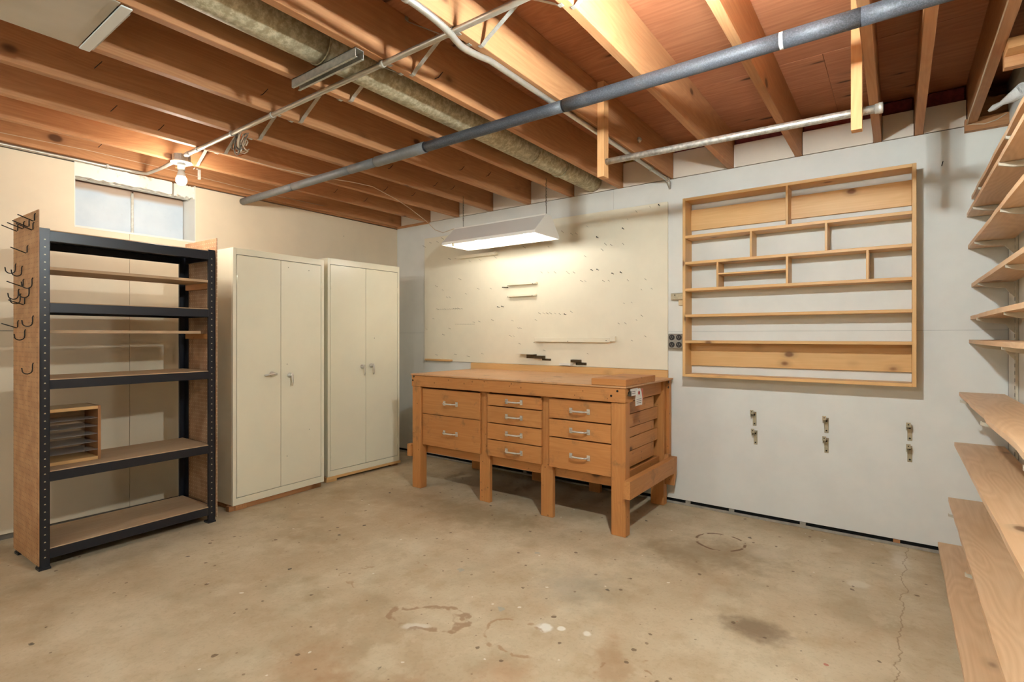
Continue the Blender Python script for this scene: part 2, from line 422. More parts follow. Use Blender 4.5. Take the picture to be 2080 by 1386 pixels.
def single(name, bm, mat, label, cat, group=None, loc=None):
    """a thing that is one mesh, with its origin at loc"""
    L = Vector(loc) if loc is not None else Vector((0, 0, 0))
    me = mesh(name, bm, mat, L); o = bpy.data.objects.new(name, me); C.objects.link(o); o.location = L
    return tag(o, label, cat, group)
def struct(name, bm, mat, parent=None):
    o = obj(name, bm, mat, parent)
    if parent is None: o['kind'] = 'structure'
    return o
def copy_part(src, parent, loc, rot=None):
    c = src.copy(); C.objects.link(c); c.parent = parent; c.location = loc
    if rot: c.rotation_euler = rot
    return c

RX, RY = 4.651, -6.6          # right wall, rear wall
ZJ, ZS = 2.31, 2.545          # underside of joists, underside of subfloor
# ================================================================ SETTING
struct('floor', B(-.3, RX+.3, RY-.2, .3, -.12, 0, bev=0), 'floor')
# back wall: block wall behind, drywall sheets in front
wb = struct('wall_back', B(-.3, RX+.3, .016, .2, 0, 2.31, bev=0), 'shadow_gap')
for x0, x1, z0, z1 in ((0, 2.4394, .034, 1.2195), (2.4402, RX, .034, 1.2195), (0, 2.4394, 1.2203, 2.307), (2.4402, RX, 1.2203, 2.307)):
    obj('drywall_sheet', B(x0, x1, 0, .014, z0, z1, bev=.0004), 'paint_back', wb)
JR = [.0528, .477, .856, 1.2615, 1.673, 2.0925, 2.5136, 2.8974, 3.3066, 3.7114, 4.1165, 4.3047, 4.528]
for i in range(len(JR)-1):
    a, b = JR[i]+.003, JR[i+1]-.041
    if b-a < .02: continue
    top = [2.50, 2.51, 2.53, 2.52, 2.50, 2.415, 2.492, 2.492, 2.463, 2.456, 2.456, 2.453][i]
    obj('blocking_panel', B(a, b, .002, .016, 2.312, top), 'paint_panel', wb)
    bmI = bmesh.new(); box(bmI, a-.002, b+.002, .03, .10, top-.03, 2.54, bev=.01)
    obj('insulation_batt', bmI, 'insul_yellow' if i in (5, 6) else 'insul_pink', wb)
bd = struct('baseboard_back', B(0, RX, -.012, .004, 0, .014), 'strip_grey')
for x in (2.99, 3.28, 3.70, 4.17, 1.6):
    obj('shim', B(x, x+.032, -.004, .012, .0145, .031, bev=0), wd('base', 'x') if x == 4.17 else 'strip_grey', bd)
# left wall with the small window opening
wl = struct('wall_left', B(-.45, -.40, RY, .2, 0, 2.6, bev=0), 'concrete_wall')
WY0, WY1, WZ = -2.657, -1.947, 1.89
bm = bmesh.new()
box(bm, -.40, -.015, WY1, .2, 0, 2.31); box(bm, -.40, -.015, RY, WY0, 0, 2.31); box(bm, -.40, -.015, WY0, WY1, 0, WZ-.012)
obj('concrete_face', bm, 'concrete_wall', wl)
bm = box(bmesh.new(), -.013, 0, WY1, 0, 1.2205, 2.29); box(bm, -.013, 0, -2.359, WY1, 1.2205, WZ); obj('drywall_sheet', bm, 'paint_left', wl)
bm = box(bmesh.new(), -.013, 0, -4.8, WY0, 1.2205, 2.285); box(bm, -.013, 0, WY0, -2.361, 1.2205, WZ); obj('drywall_sheet', bm, 'paint_left', wl)
obj('drywall_sheet', B(-.013, 0, -2.359, 0, .034, 1.218, bev=.001), 'paint_left', wl)
obj('drywall_sheet', B(-.013, 0, -4.8, -2.361, .034, 1.218, bev=.001), 'paint_left', wl)
obj('drywall_sheet', B(-.013, 0, RY, -4.802, .034, 2.29, bev=.001), 'paint_left', wl)
wn = struct('window_1', B(-.25, -.22, WY0, WY1, WZ-.012, 2.30, bev=0), 'window_board')
wn2 = obj('jamb', B(-.22, 0, WY1-.004, WY1, WZ, 2.30, bev=0), 'white_paint', wn)
obj('jamb', B(-.22, 0, WY0, WY0+.004, WZ, 2.30, bev=0), 'white_paint', wn)
obj('sill', B(-.22, .002, WY0, WY1, WZ-.012, WZ, bev=0), 'white_paint', wn)
for y0, y1 in ((WY0+.006, -2.292), (-2.278, WY1-.008)):
    obj('pane', B(-.218, -.19, y0, y1, WZ+.002, 2.215), 'window_board', wn)
obj('mullion', B(-.218, -.183, -2.293, -2.277, WZ+.002, 2.20), 'galv', wn)
def ragged(y0, y1, z0, z1, x0, x1, amp, seed, n=26):
    rs = random.Random(seed); poly = []
    ys = [y0+(y1-y0)*i/n for i in range(n+1)]
    lo = [(y, z0+rs.uniform(-amp, amp)) for y in ys]; hi = [(y, z1+rs.uniform(-amp, amp)*.4) for y in ys[::-1]]
    return prism(bmesh.new(), lo+hi, 'x', x0, x1)
obj('header_piece', ragged(WY0+.002, -2.10, 2.206, 2.292, -.05, -.006, .006, 3), 'stained', wn)
obj('header_piece', ragged(-2.085, WY1-.002, 2.206, 2.29, -.06, -.012, .008, 4), 'stained', wn)
obj('header_board', B(-.11, -.06, WY0, WY1, 2.205, 2.30, bev=0), 'stained', wn)
# right, rear walls
wr = struct('wall_right', B(RX+.014, RX+.2, RY, .2, 0, 2.6, bev=0), 'paint_rear')
for y0, y1 in ((-1.22, -.006), (-3.66, -1.222), (RY, -3.662)):
    obj('drywall_sheet', B(RX, RX+.013, y0, y1, .02, 2.42), 'paint_back', wr)
struct('wall_rear', B(-.3, RX+.3, RY-.2, RY, 0, 2.6, bev=0), 'paint_rear')
# ceiling: subfloor panels and joists
ce = struct('ceiling', B(-.45, RX+.3, RY-.2, .3, ZS+.02, ZS+.06, bev=0), 'concrete_wall')
ys = [.25, -.78, -2.0, -3.22, -4.44, -5.66, RY]
for i in range(len(ys)-1):
    for x0, x1 in (((-.3, 1.46), (1.46, 3.90), (3.90, RX+.2)) if i % 2 == 0 else ((-.3, 2.68), (2.68, RX+.2))):
        obj('subfloor_panel', B(x0+.001, x1-.001, ys[i+1]+.0015, ys[i]-.0015, ZS, ZS+.019, bev=0), wd('ply', 'x'), ce)
obj('rim_joist', B(-.3, RX+.3, .16, .20, ZJ, ZS, bev=0), wd('joist', 'x'), ce)
jm = mesh('joist', box(bmesh.new(), -.038, 0, RY, .155, ZJ, ZS, bev=.002), wd('joist', 'y'))
for i, x in enumerate(JR):
    o = bpy.data.objects.new('joist', jm); C.objects.link(o); o.parent = ce; o.location = (x, 0, 0)
obj('sill_plate', B(-.3, .012, RY, .15, ZJ-.012, ZJ+.02, bev=0), wd('base', 'y'), ce)
obj('rim_joist', B(-.3, .0, RY, .15, ZJ+.02, ZS, bev=0), wd('joist', 'y'), ce)
obj('joist_blocking', B(.30+.0, .438, -2.20, -2.162, ZJ+.0, ZJ+.09), wd('block', 'x'), ce)
obj('joist_blocking', B(4.528, RX, -.98, -.90, ZJ-.03, ZJ+.01), wd('block', 'x'), ce)
obj('joist_blocking', B(4.528, RX, -.90, -.862, ZJ-.07, ZJ+.03), wd('joist', 'x'), ce)
obj('ledger_board', B(4.478, RX, -.038, 0, 2.272, 2.335), wd('joist', 'x'), ce)
obj('corner_filler', B(0, .47, -.012, 0, 2.295, 2.318), wd('joist', 'x'), ce)
obj('shaded_drywall', B(4.53, RX, .0, .02, 2.335, 2.44, bev=0), wd('base', 'x'), ce)  # drywall in shade, the shade put into a brown wood colour

# steel cross bridging between the joists
YB = -2.135
for i in range(1, len(JR)-2):
    a, b = JR[i], JR[i+1]-.038
    if b-a < .2: continue
    bm = strap(bmesh.new(), [(a-.012, YB, ZJ-.002), (a+.004, YB, ZJ-.002), (a+.02, YB, ZJ+.012), (b-.012, YB, ZS-.03), (b-.002, YB, ZS-.02), (b-.002, YB, ZS-.004)], (0, .019, 0), .0018)
    obj('bridging_strap', bm, 'galv', ce)
    yb = YB-.035
    bm = strap(bmesh.new(), [(b+.012, yb, ZJ-.002), (b-.004, yb, ZJ-.002), (b-.02, yb, ZJ+.012), (a+.012, yb, ZS-.03), (a+.002, yb, ZS-.02), (a+.002, yb, ZS-.004)], (0, .019, 0), .0018)
    obj('bridging_strap', bm, 'galv', ce)
# bent nails left in the joists
bm = bmesh.new()
for x, y, z in ((.856, -2.72, 2.37), (.856, -2.5, 2.34), (1.673, -2.35, 2.37), (1.2615, -2.9, 2.40), (.477, -1.1, 2.36), (.477, -.8, 2.35), (.856, -.9, 2.36), (.856, -.6, 2.38), (1.2615, -1.2, 2.38), (1.2615, -.75, 2.36), (1.2615, -.55, 2.38), (1.673, -.9, 2.37), (1.673, -.6, 2.40), (2.5136, -2.0, 2.345), (.0528, -2.55, 2.40), (2.0925, -.9, 2.40)):
    tube(bm, [(x-.002, y, z), (x+.022, y, z), (x+.03, y+.02, z+.03)], .0018, 5)
nl = obj('bent_nail', bm, 'screw', ce); nl['kind'] = 'stuff'

# ================================================================ PIPES, CONDUIT, DUCT UNDER THE CEILING
def arc(p0, p1, p2, n=8):
    p0, p1, p2 = map(Vector, (p0, p1, p2))
    return [p0*(1-t)**2+2*p1*t*(1-t)+p2*t*t for t in [i/n for i in range(n+1)]]
# insulated pipe
PY, PZ = -1.60, 2.253
t = thing('insulated_pipe', 'long dark grey foam-insulated pipe crossing under the ceiling joists', 'pipe', (0, PY, PZ))
segs = [(.002, .72, .0255), (.72, 1.37, .0265), (1.37, 1.62, .0275), (1.625, 2.045, .031), (2.051, 2.948, .0275), (2.954, 3.849, .0295), (3.861, 4.09, .0305), (4.094, RX-.002, .0305)]
for a, b, r in segs:
    bm = bmesh.new(); n = max(2, int((b-a)/.1)); tube(bm, [(a+(b-a)*i/n, PY, PZ) for i in range(n+1)], r, 18)
    obj('foam_sleeve', bm, 'foam_grey' if b < 2.1 else 'foam', t)
for a, b, m_ in ((2.04, 2.056, 'joint'), (2.945, 2.957, 'joint'), (3.847, 3.863, 'tape_white'), (4.088, 4.096, 'joint')):
    obj('joint_band', tube(bmesh.new(), [(a, PY, PZ), (b, PY, PZ)], .0285 if m_ == 'joint' and a < 4 else .0295, 18), m_, t)
# EMT conduit along the bridging with the wall bulb at its end
CY_, CZ = -2.285, ZJ-.0125
t = thing('conduit_run', 'straight grey metal conduit running under the joists to the bare bulb', 'conduit', (.62, CY_, CZ))
obj('tube', tube(bmesh.new(), [(.67+i*.3, CY_, CZ) for i in range(11)], .0115, 12), 'emt', t)
for x in (.84, 1.25, 1.66, 2.50, 2.88, 3.29):
    bm = tube(bmesh.new(), [(x-.008, CY_, CZ), (x+.008, CY_, CZ)], .0145, 12); box(bm, x-.008, x+.008, CY_+.013, CY_+.045, ZJ-.004, ZJ-.001)
    obj('strap', bm, 'galv', t)
obj('coupling', tube(bmesh.new(), [(.69, CY_, CZ), (.735, CY_, CZ)], .015, 12), 'galv', t)
t = thing('wall_conduit', 'thin grey conduit along the top of the beige wall, bending to the bulb box', 'conduit', (.02, -2.6, 2.30))
obj('tube', tube(bmesh.new(), [(.02, RY+.1, 2.297), (.02, -2.9, 2.297), (.02, -2.55, 2.299)]+arc((.02, -2.42, 2.30), (.02, -2.31, 2.30), (.10, -2.29, 2.288))+[(.3, -2.285, 2.285), (.545, -2.285, 2.288)], .0105, 10), 'emt', t)
obj('strap', B(.0, .034, -2.50, -2.485, 2.285, 2.315), 'galv', t)
# bent conduit beside a joist
t = thing('offset_conduit', 'pale metal conduit with an S-bend running along a joist to the white wall', 'conduit', (2.87, -.02, ZJ-.015))
xs = 2.925
pts = [(2.925, -4.2, ZJ-.04), (2.925, -2.60, ZJ-.04)]+arc((2.925, -2.50, ZJ-.04), (2.925, -2.36, ZJ-.045), (2.895, -2.28, ZJ-.045), 6)+arc((2.885, -2.24, ZJ-.045), (2.865, -2.16, ZJ-.03), (2.87, -2.05, ZJ-.014), 6)+[(2.872, -1.0, ZJ-.0135), (2.875, -.06, ZJ-.013)]
obj('tube', tube(bmesh.new(), pts, .0125, 12), 'emt', t)
for y in (-2.55, -1.0, -.62, -.35):
    bm = tube(bmesh.new(), [(2.872 if y > -2 else 2.925, y-.008, ZJ-.0135 if y > -2 else ZJ-.04), (2.872 if y > -2 else 2.925, y+.008, ZJ-.0135 if y > -2 else ZJ-.04)], .0155, 12)
    obj('strap', bm, 'galv', t)
bm = tube(bmesh.new(), [(2.875, -.06, ZJ-.013), (2.875, -.035, ZJ-.015)], .016, 10); tube(bm, [(2.875, -.035, ZJ-.015), (2.88, -.02, ZJ-.04), (2.882, -.015, ZJ-.075)], [.014, .013, .006], 8)
obj('end_fitting', bm, 'galv', t)
obj('knockout_cap', lathe(bmesh.new(), [(.016, 0), (.017, .01), (.008, .02)], (2.8985, -.62, 2.40), 12, 'x'), 'galv', ce)
# round duct between two joists
t = thing('round_duct', 'mottled galvanised round duct running between two joists', 'duct', (2.265, 0, 2.40))
DR = .082
def duct_z(y): return 2.395
for y0, y1, r in ((-4.6, -2.42, DR), (-2.43, -.86, DR-.002), (-.87, -.50, DR-.004), (-.51, .05, DR-.005)):
    n = 6; bm = tube(bmesh.new(), [(2.262, y0+(y1-y0)*i/n, duct_z(y0)) for i in range(n+1)], r, 28)
    obj('duct_section', bm, 'duct', t)
for y in (-2.42, -.865, -.505):
    obj('seam', tube(bmesh.new(), [(2.262, y-.004, 2.395), (2.262, y+.004, 2.395)], DR+.0015, 28), 'duct', t)
# strut channel holding the duct
bm = bmesh.new()
for y0, y1, z0, z1 in ((-2.42, -2.38, 2.311, 2.314), (-2.42, -2.417, 2.280, 2.314), (-2.383, -2.38, 2.280, 2.314), (-2.42, -2.410, 2.278, 2.281), (-2.39, -2.38, 2.278, 2.281)):
    box(bm, 2.06, 2.50, y0, y1, z0-.006, z1-.006)
single('strut_channel', bm, 'galv', 'short grey metal strut channel slung across under the round duct', 'strut', loc=(2.28, -2.40, 2.27))
# sheet-metal pan closing one joist bay
t = thing('return_pan', 'large flat grey sheet-metal panel closing a joist bay at the upper left', 'panel', (1.86, -3.05, ZJ))
obj('sheet', B(1.640, 2.09, -4.9, -3.055, ZJ-.005, ZJ-.001), 'pan', t)
obj('end_flange', B(1.645, 2.088, -3.054, -3.02, ZJ-.012, ZJ-.006), 'tape_white', t)
obj('end_closure', B(1.674, 2.053, -3.02, -3.016, ZJ-.011, ZS-.01, bev=0), 'galv', t)

# hanging rod between two wooden drops
single('rod_hanger', B(2.898, 2.938, -1.17, -1.115, 2.035, ZS-.002), wd('block', 'z'), 'vertical wooden drop nailed to a joist holding the left end of the rod', 'wood block', 'wooden drops of the rod', (2.918, -1.14, 2.035))
single('rod_hanger', B(4.040, 4.078, -1.20, -1.16, 2.012, ZS-.002), wd('block', 'z'), 'vertical wooden drop holding the right, capped end of the rod', 'wood block', 'wooden drops of the rod', (4.06, -1.18, 2.012))
t = thing('hanging_rod', 'spotted galvanised pipe rod hung below the joists between two wooden drops', 'rod', (3.5, -1.14, 2.10))
obj('rod', tube(bmesh.new(), [(2.925, -1.143, 2.118), (3.3, -1.146, 2.112), (3.7, -1.15, 2.104), (4.0, -1.153, 2.097), (4.142, -1.155, 2.094)], .0165, 14), 'galv_rod', t)
obj('end_cap', lathe(bmesh.new(), [(.019, .0), (.0195, .012), (.0215, .013), (.0215, .026), (.012, .028)], (4.118, -1.155, 2.0945), 14, 'x'), 'galv', t)

# loose wires
t = thing('wire_bundle', 'tangle of tied-up wires with bare ends hanging from the conduit', 'wire bundle', (1.27, -2.24, 2.27))
rs = random.Random(5)
for q in range(15):
    cx_, cy_ = 1.27+rs.uniform(-.025, .025), -2.25+rs.uniform(-.02, .02)
    a0 = rs.uniform(0, 6.28); rw, rh = rs.uniform(.014, .034), rs.uniform(.035, .06)
    pts = [(cx_+rw*math.cos(k*.7+a0)*.8, cy_+rw*math.sin(k*.9)*.6, 2.262+rh*math.sin(k*.7)*.9-.008*q*.3) for k in range(9)]
    obj('wire', tube(bmesh.new(), pts, .0034, 6), ['wire_grey', 'wire_white', 'wire_white', 'wire_grey', 'copper'][q % 5], t)
for q in range(4):
    x_ = 1.255+q*.013
    obj('wire_end', tube(bmesh.new(), [(x_, -2.25, 2.24), (x_+.004, -2.256, 2.215), (x_-.006+.004*q, -2.262, 2.196)], .003, 6), ['copper', 'chrome', 'wire_grey', 'chrome'][q], t)
def cord(name, pts, r, mat, label):
    single(name, tube(bmesh.new(), pts, r, 6), mat, label, 'wire', loc=pts[0])
cord('joist_wire', [(.056, -5.0, 2.375), (.056, -3.0, 2.352), (.056, -2.6, 2.365), (.056, -2.1, 2.36), (.056, -1.5, 2.345), (.056, -.9, 2.35)], .0022, 'wire_white', 'thin pale wire stapled along the joist next to the beige wall')
cord('lamp_cord', [(.87, -2.27, 2.298), (.872, -2.05, 2.304), (.862, -1.8, 2.305), (.90, -1.55, 2.308), (1.0, -1.30, 2.306), (1.03, -1.15, 2.304), (.90, -.80, 2.300), (.78, -.55, 2.296), (.66, -.32, 2.29), (.62, -.2, 2.27), (.74, -.2, 2.17), (.90, -.26, 2.115), (1.05, -.34, 2.105), (1.17, -.39, 2.100), (1.21, -.40, 2.0985)], .003, 'wire_white', 'pale lamp cord drooping from the conduit across the joists to the shop light')
cord('ledger_wire', [(4.488, -5, 2.306), (4.489, -2.4, 2.306), (4.488, -1.4, 2.307), (4.487, -1.0, 2.306), (4.486, -.5, 2.304), (4.484, -.15, 2.306), (4.486, -.045, 2.302), (4.51, -.042, 2.302), (4.555, -.042, 2.293), (4.60, -.042, 2.302), (4.64, -.042, 2.325)], .0026, 'wire_white', 'thin white wire along the last joist, looping onto the ledger board')

# bare bulb fixtures
def bulb_mesh(c, r, neck=True):
    prof = [(r*.55, r*.80)]
    for k in range(1, 12):
        a = math.pi*(.17+.83*k/11.); prof.append((max(r*math.sin(a), .001), r*math.cos(a)))
    return lathe(bmesh.new(), prof, c, 18)
def bulb_fixture(x, y, spec, label, z0=ZJ-.03):
    t = thing('bulb_fixture', label, 'light', (x, y, z0), group='bare bulb fixtures')
    bm = bmesh.new(); prism(bm, [(x+.05*math.cos(math.pi/8+k*math.pi/4), y+.05*math.sin(math.pi/8+k*math.pi/4)) for k in range(8)], 'z', z0-.008, z0+.032)
    obj('junction_box', bm, 'galv', t)
    obj('cover', lathe(bmesh.new(), [(.058, z0-.018), (.060, z0-.013), (.055, z0-.008)], (x, y, 0), 24), 'porcelain', t)
    obj('socket', lathe(bmesh.new(), [(.019, z0-.062), (.021, z0-.058), (.021, z0-.035), (.026, z0-.018)], (x, y, 0), 18), 'porcelain', t)
    bl = obj('bulb', bulb_mesh((x, y, z0-.124), .031), 'bulb', t); bulb_light(t, (x, y, z0-.124), spec, .034)
    obj('bulb_base', lathe(bmesh.new(), [(.024, z0-.103), (.026, z0-.098), (.019, z0-.075), (.014, z0-.062), (.013, z0-.055)], (x, y, 0), 18), 'porcelain', bl)
    return t
t1 = bulb_fixture(.600, -2.28, BULB_WALL, 'glowing bare bulb in a porcelain holder above the small window')
obj('outlet_ring', lathe(bmesh.new(), [(.018, ZJ-.052), (.022, ZJ-.048), (.022, ZJ-.044)], (.648, -2.262, 0), 14), 'porcelain', t1)
obj('pull_chain', tube(bmesh.new(), [(.668, -2.235, ZJ-.045), (.675, -2.232, ZJ-.075), (.662, -2.235, ZJ-.085)], .0016, 5), 'wire_white', t1)
obj('bridging_strap', strap(bmesh.new(), [(.395, -2.10, ZJ-.002), (.418, -2.10, ZJ-.003), (.421, -2.10, ZJ-.01), (.421, -2.10, ZJ-.075)], (0, .019, 0), .0018), 'galv', ce)
bulb_fixture(3.74, -2.285, BULB_MAIN, 'bare bulb in a porcelain holder on the conduit just above the view')
bulb_fixture(1.4, -5.0, FILL_REAR, 'added fill bulb, unseen behind the viewer on the beige wall side')  # this and the next fixture are added for ambient fill
bulb_fixture(3.4, -5.4, FILL_REAR, 'added fill bulb, unseen behind the viewer on the shelf side')

# hanging shop light over the bench
SX0, SX1, SY, SZ0, SZ1 = 1.185, 2.095, -.40, 1.93, 2.082
t = thing('shop_light', 'white hanging shop light with sloped reflector glowing over the workbench', 'light', (1.64, SY, SZ1))
yf0, yb0, yf1, yb1 = SY-.17, SY+.165, SY-.025, SY+.055
def sheet4(bm, a, b, c, d, th):
    a, b, c, d = map(Vector, (a, b, c, d)); n = (b-a).cross(c-a).normalized()*th
    v = [bm.verts.new(p) for p in (a, b, c, d)]+[bm.verts.new(p+n) for p in (a, b, c, d)]
    for f in ((0, 1, 2, 3), (7, 6, 5, 4), (0, 4, 5, 1), (1, 5, 6, 2), (2, 6, 7, 3), (3, 7, 4, 0)): bm.faces.new([v[i] for i in f])
bm = bmesh.new(); sheet4(bm, (SX0, yf0, SZ0+.02), (SX1, yf0, SZ0+.02), (SX1, yf1, SZ1), (SX0, yf1, SZ1), .002); box(bm, SX0, SX1, yf0-.001, yf0+.0015, SZ0, SZ0+.02)
obj('reflector_side', bm, 'lamp_white', t)
bm = bmesh.new(); sheet4(bm, (SX1, yb0, SZ0+.02), (SX0, yb0, SZ0+.02), (SX0, yb1, SZ1), (SX1, yb1, SZ1), .002); box(bm, SX0, SX1, yb0-.0015, yb0+.001, SZ0, SZ0+.02)
obj('reflector_side', bm, 'lamp_white', t)
obj('housing', B(SX0, SX1, yf1, yb1, SZ1-.002, SZ1+.012), 'lamp_white', t)
cap = [(yf0, SZ0), (yb0, SZ0), (yb0, SZ0+.02), (yb1, SZ1), (yf1, SZ1), (yf0, SZ0+.02)]
obj('end_cap', prism(bmesh.new(), cap, 'x', SX1, SX1+.003), 'lamp_white', t)
capL = [(yf0, SZ0+.02), (yb0, SZ0+.02), (yb1, SZ1), (yf1, SZ1)]
obj('end_cap', prism(bmesh.new(), cap, 'x', SX0-.003, SX0), 'lamp_white', t)
obj('switch', B(1.30, 1.316, yf0-.004, yf0+.012, SZ0-.018, SZ0+.006), 'ivory', t)
for x in (1.426, 1.905):
    s = obj('lamp_holder', lathe(bmesh.new(), [(.018, 2.02), (.02, 2.03), (.02, 2.07), (.024, 2.08)], (x, SY+.015, 0), 16), 'porcelain', t)
    obj('bulb', bulb_mesh((x, SY+.0, 1.950), .030), 'bulb', t); bulb_light(t, (x, SY, 1.950), BULB_SHOP, .033)
def chain(x, y, z0, z1):
    bm = bmesh.new(); L = .026; z = z0+.055; k = 0
    tube(bm, [(x, y, z0), (x, y, z0+.06)], .0022, 6)
    while z < z1:
        d = (1, 0) if k % 2 else (0, 1)
        pts = [(x+d[0]*.0045*math.cos(a), y+d[1]*.0045*math.cos(a), z+L/2+(L/2)*math.sin(a)) for a in [i*math.pi/5 for i in range(10)]]
        tube(bm, pts, .0016, 5, closed=True); z += L*.82; k += 1
    tube(bm, [(x, y, z1+.02), (x, y, z1+.045), (x-.006, y, z1+.05)], .0018, 5)
    return bm
obj('chain', chain(1.266, SY, SZ1+.01, ZJ-.005), 'dark_steel', t); obj('chain', chain(2.098, SY-.02, SZ1+.01, ZJ-.005), 'dark_steel', t)

# plastic sheet bunched at the top corner
bm = bmesh.new(); pts = [(4.535, -.42, 2.235), (4.548, -.44, 2.238), (4.57, -.46, 2.245), (4.60, -.50, 2.25), (4.632, -.56, 2.262)]
tube(bm, pts, [.006, .013, .010, .022, .030], 14)
for v_ in bm.verts: v_.co += Vector((random.uniform(-.003, .003), random.uniform(-.003, .003), random.uniform(-.003, .003)))
single('plastic_sheet', bm, 'plastic', 'crumpled clear plastic sheet tucked above the top right shelf', 'plastic sheet', loc=(4.6, -.5, 2.22))

# ================================================================ BACKBOARD WITH NAILS
K = 2061/580.
f_, yw = 1069.1, math.radians(36.247)
def on_back(px, py):
    """room x, z of a spot on the back wall measured in the photograph"""
    u, v = 820+px/K, 380+py/K
    a, b = (u-1040)/f_, (682.3-v)/f_
    dx = -math.sin(yw)+math.cos(yw)*a; dy = math.cos(yw)+math.sin(yw)*a; k = 3.703/dy
    return 4.192+dx*k, 1.19+b*k
bb = thing('tool_board', 'large cream-painted tool board full of nails above the workbench', 'tool board', (1.64, 0, .93))
BT = -.012
obj('board', B(.411, 2.866, BT, -.0005, .945, 2.150, bev=.001), 'cream_board', bb)
nails = [(165,437),(207,408),(257,402),(297,380),(345,525),(385,520),(488,540),(565,532),(677,515),(885,443),(1057,437),(1160,332),(1227,350),(1260,346),(1337,293),(1690,187),(1787,150),(1855,140),(1625,240),(1595,307),(1410,370),(1470,422),(1510,427),(1595,420),(1445,462),(1322,507),(421,672),(253,722),(295,748),(325,800),(345,800),(462,775),(552,740),(640,737),(1008,622),(1055,622),(1107,624),(1190,618),(1203,630),(1242,624),(1370,605),(1412,602),(1297,686),(1322,686),(1520,630),(1580,622),(1455,686),(1492,683),(1630,680),(1755,673),(1725,745),(1800,740),(1600,845),(1655,838),(1730,935),(1690,965),(1563,990),(1613,990),(1755,1083),(1658,1112),(697,870),(727,866),(840,1023),(857,1023),(785,1080),(805,1080),(850,1135),(228,953),(178,1030),(303,1070),(345,1025),(252,1215),(388,1212),(482,1226),(582,1207),(1027,1183),(1342,1208),(560,975),(655,965),(797,968),(968,965),(520,980),
 (995,918),(1025,918),(1050,918),(1075,918),(1105,918),(1140,922),(1178,922),(1225,908)]
nails += [(262+17*i, 888-.6*i) for i in range(11)]
tiny = [(385+12*i, 992) for i in range(12)]
big = {(1595,307), (1410,370), (1370,605), (1412,602), (1520,630), (1580,622), (1855,140), (727,866), (697,870), (1178,922)}
def nail_mesh(r, L, tilt):
    bm = bmesh.new(); tube(bm, [(0, 0, 0), (0, -L, tilt)], r, 6); tube(bm, [(0, -L, tilt), (0, -L-.0015, tilt)], r*2, 8); return bm
base_n = obj('nail', nail_mesh(.0012, .030, .008), 'nail', bb, local=True)
base_s = obj('screw', nail_mesh(.0024, .03, .004), 'screw', bb, local=True)
base_p = obj('pin', nail_mesh(.001, .014, .002), 'nail', bb, local=True)
O = Vector(bb.location); first = {}
for lst, dflt in ((nails, base_n), (tiny, base_p)):
    for p in lst:
        x, z = on_back(*p); src = base_s if p in big else dflt
        loc = Vector((x, BT+.001, z))-O
        s_ = 1.0 if src is not base_n else random.uniform(.6, 1.25)
        if id(src) not in first: first[id(src)] = 1; o = src
        else: o = copy_part(src, bb, loc)
        o.location = loc; o.scale = (1, s_, s_)
def rail(name, a, b, h, d, mat, bev=.003):
    (x0, z0), (x1, z1) = on_back(*a), on_back(*b)
    d0 = .972  # toward the viewer the rail reads slightly larger
    zc = (z0+z1)/2
    return obj(name, B(x0, x1, BT-d, BT, zc-h/2, zc+h/2, bev=bev), mat, bb)
rail('tool_rail', (420, 510), (690, 483), .030, .045, 'cream_board')
rail('tool_rail', (768, 704), (975, 698), .017, .03, 'cream_board')
rail('tool_rail', (768, 790), (970, 781), .017, .03, 'cream_board')
r4 = rail('tool_rail', (962, 1110), (1505, 1100), .034, .03, 'cream_board')
obj('end_block', B(2.425, 2.47, BT-.028, BT, 1.147, 1.185), 'cream_board', r4)
rail('ledge_strip', (175, 1250), (360, 1247), .018, .035, wd('pine', 'x'))
bm = bmesh.new()
for px, py in ((770, 711), (950, 694), (770, 790), (948, 778), (962, 1114), (1208, 1108), (1487, 1101), (180, 1248), (313, 1250), (683, 477)):
    x, z = on_back(px, py); dd = .047 if py < 480 else .037
    tube(bm, [(x*.985+.03, BT-dd, z-.008), (x*.985+.03, BT-dd-.002, z-.008)], .0032, 8)
sc = obj('screw_head', bm, 'screw', bb)
obj('rail_hook', tube(bmesh.new(), [(1.445, BT, 1.612), (1.425, BT-.02, 1.612), (1.40, BT-.03, 1.614)], .004, 6), 'dark_steel', bb)
# small metal holders screwed to the tool board
t = thing('angle_holder', 'dark metal angle holder with a shiny plate, low on the tool board', 'bracket', (1.74, 0, .98), group='angle holders on the tool board')
obj('plate', B(1.575, 1.745, -.075, BT, 1.033, 1.036), 'chrome', t)
obj('plate_flange', B(1.64, 1.745, BT-.003, BT, .998, 1.033), 'dark_steel', t)
obj('arm', B(1.745, 1.83, -.05, BT, 1.0, 1.024), 'dark_steel', t)
obj('tab', B(1.80, 1.885, -.018, BT, .984, 1.0), 'dark_steel', t)
t = thing('angle_holder', 'dark metal angle holder beside a white block, low on the tool board', 'bracket', (2.15, 0, .97), group='angle holders on the tool board')
obj('arm', B(2.09, 2.17, -.05, BT, .978, 1.0), 'dark_steel', t)
obj('tab', B(2.12, 2.215, -.018, BT, .957, .978), 'dark_steel', t)
obj('white_block', B(1.985, 2.09, -.05, BT, .951, .968), 'white_paint', t)
for x_, z_ in ((2.20, .967), (2.13, .967)):
    obj('screw_head', tube(bmesh.new(), [(x_, -.018, z_), (x_, -.021, z_)], .004, 8), 'screw', t)

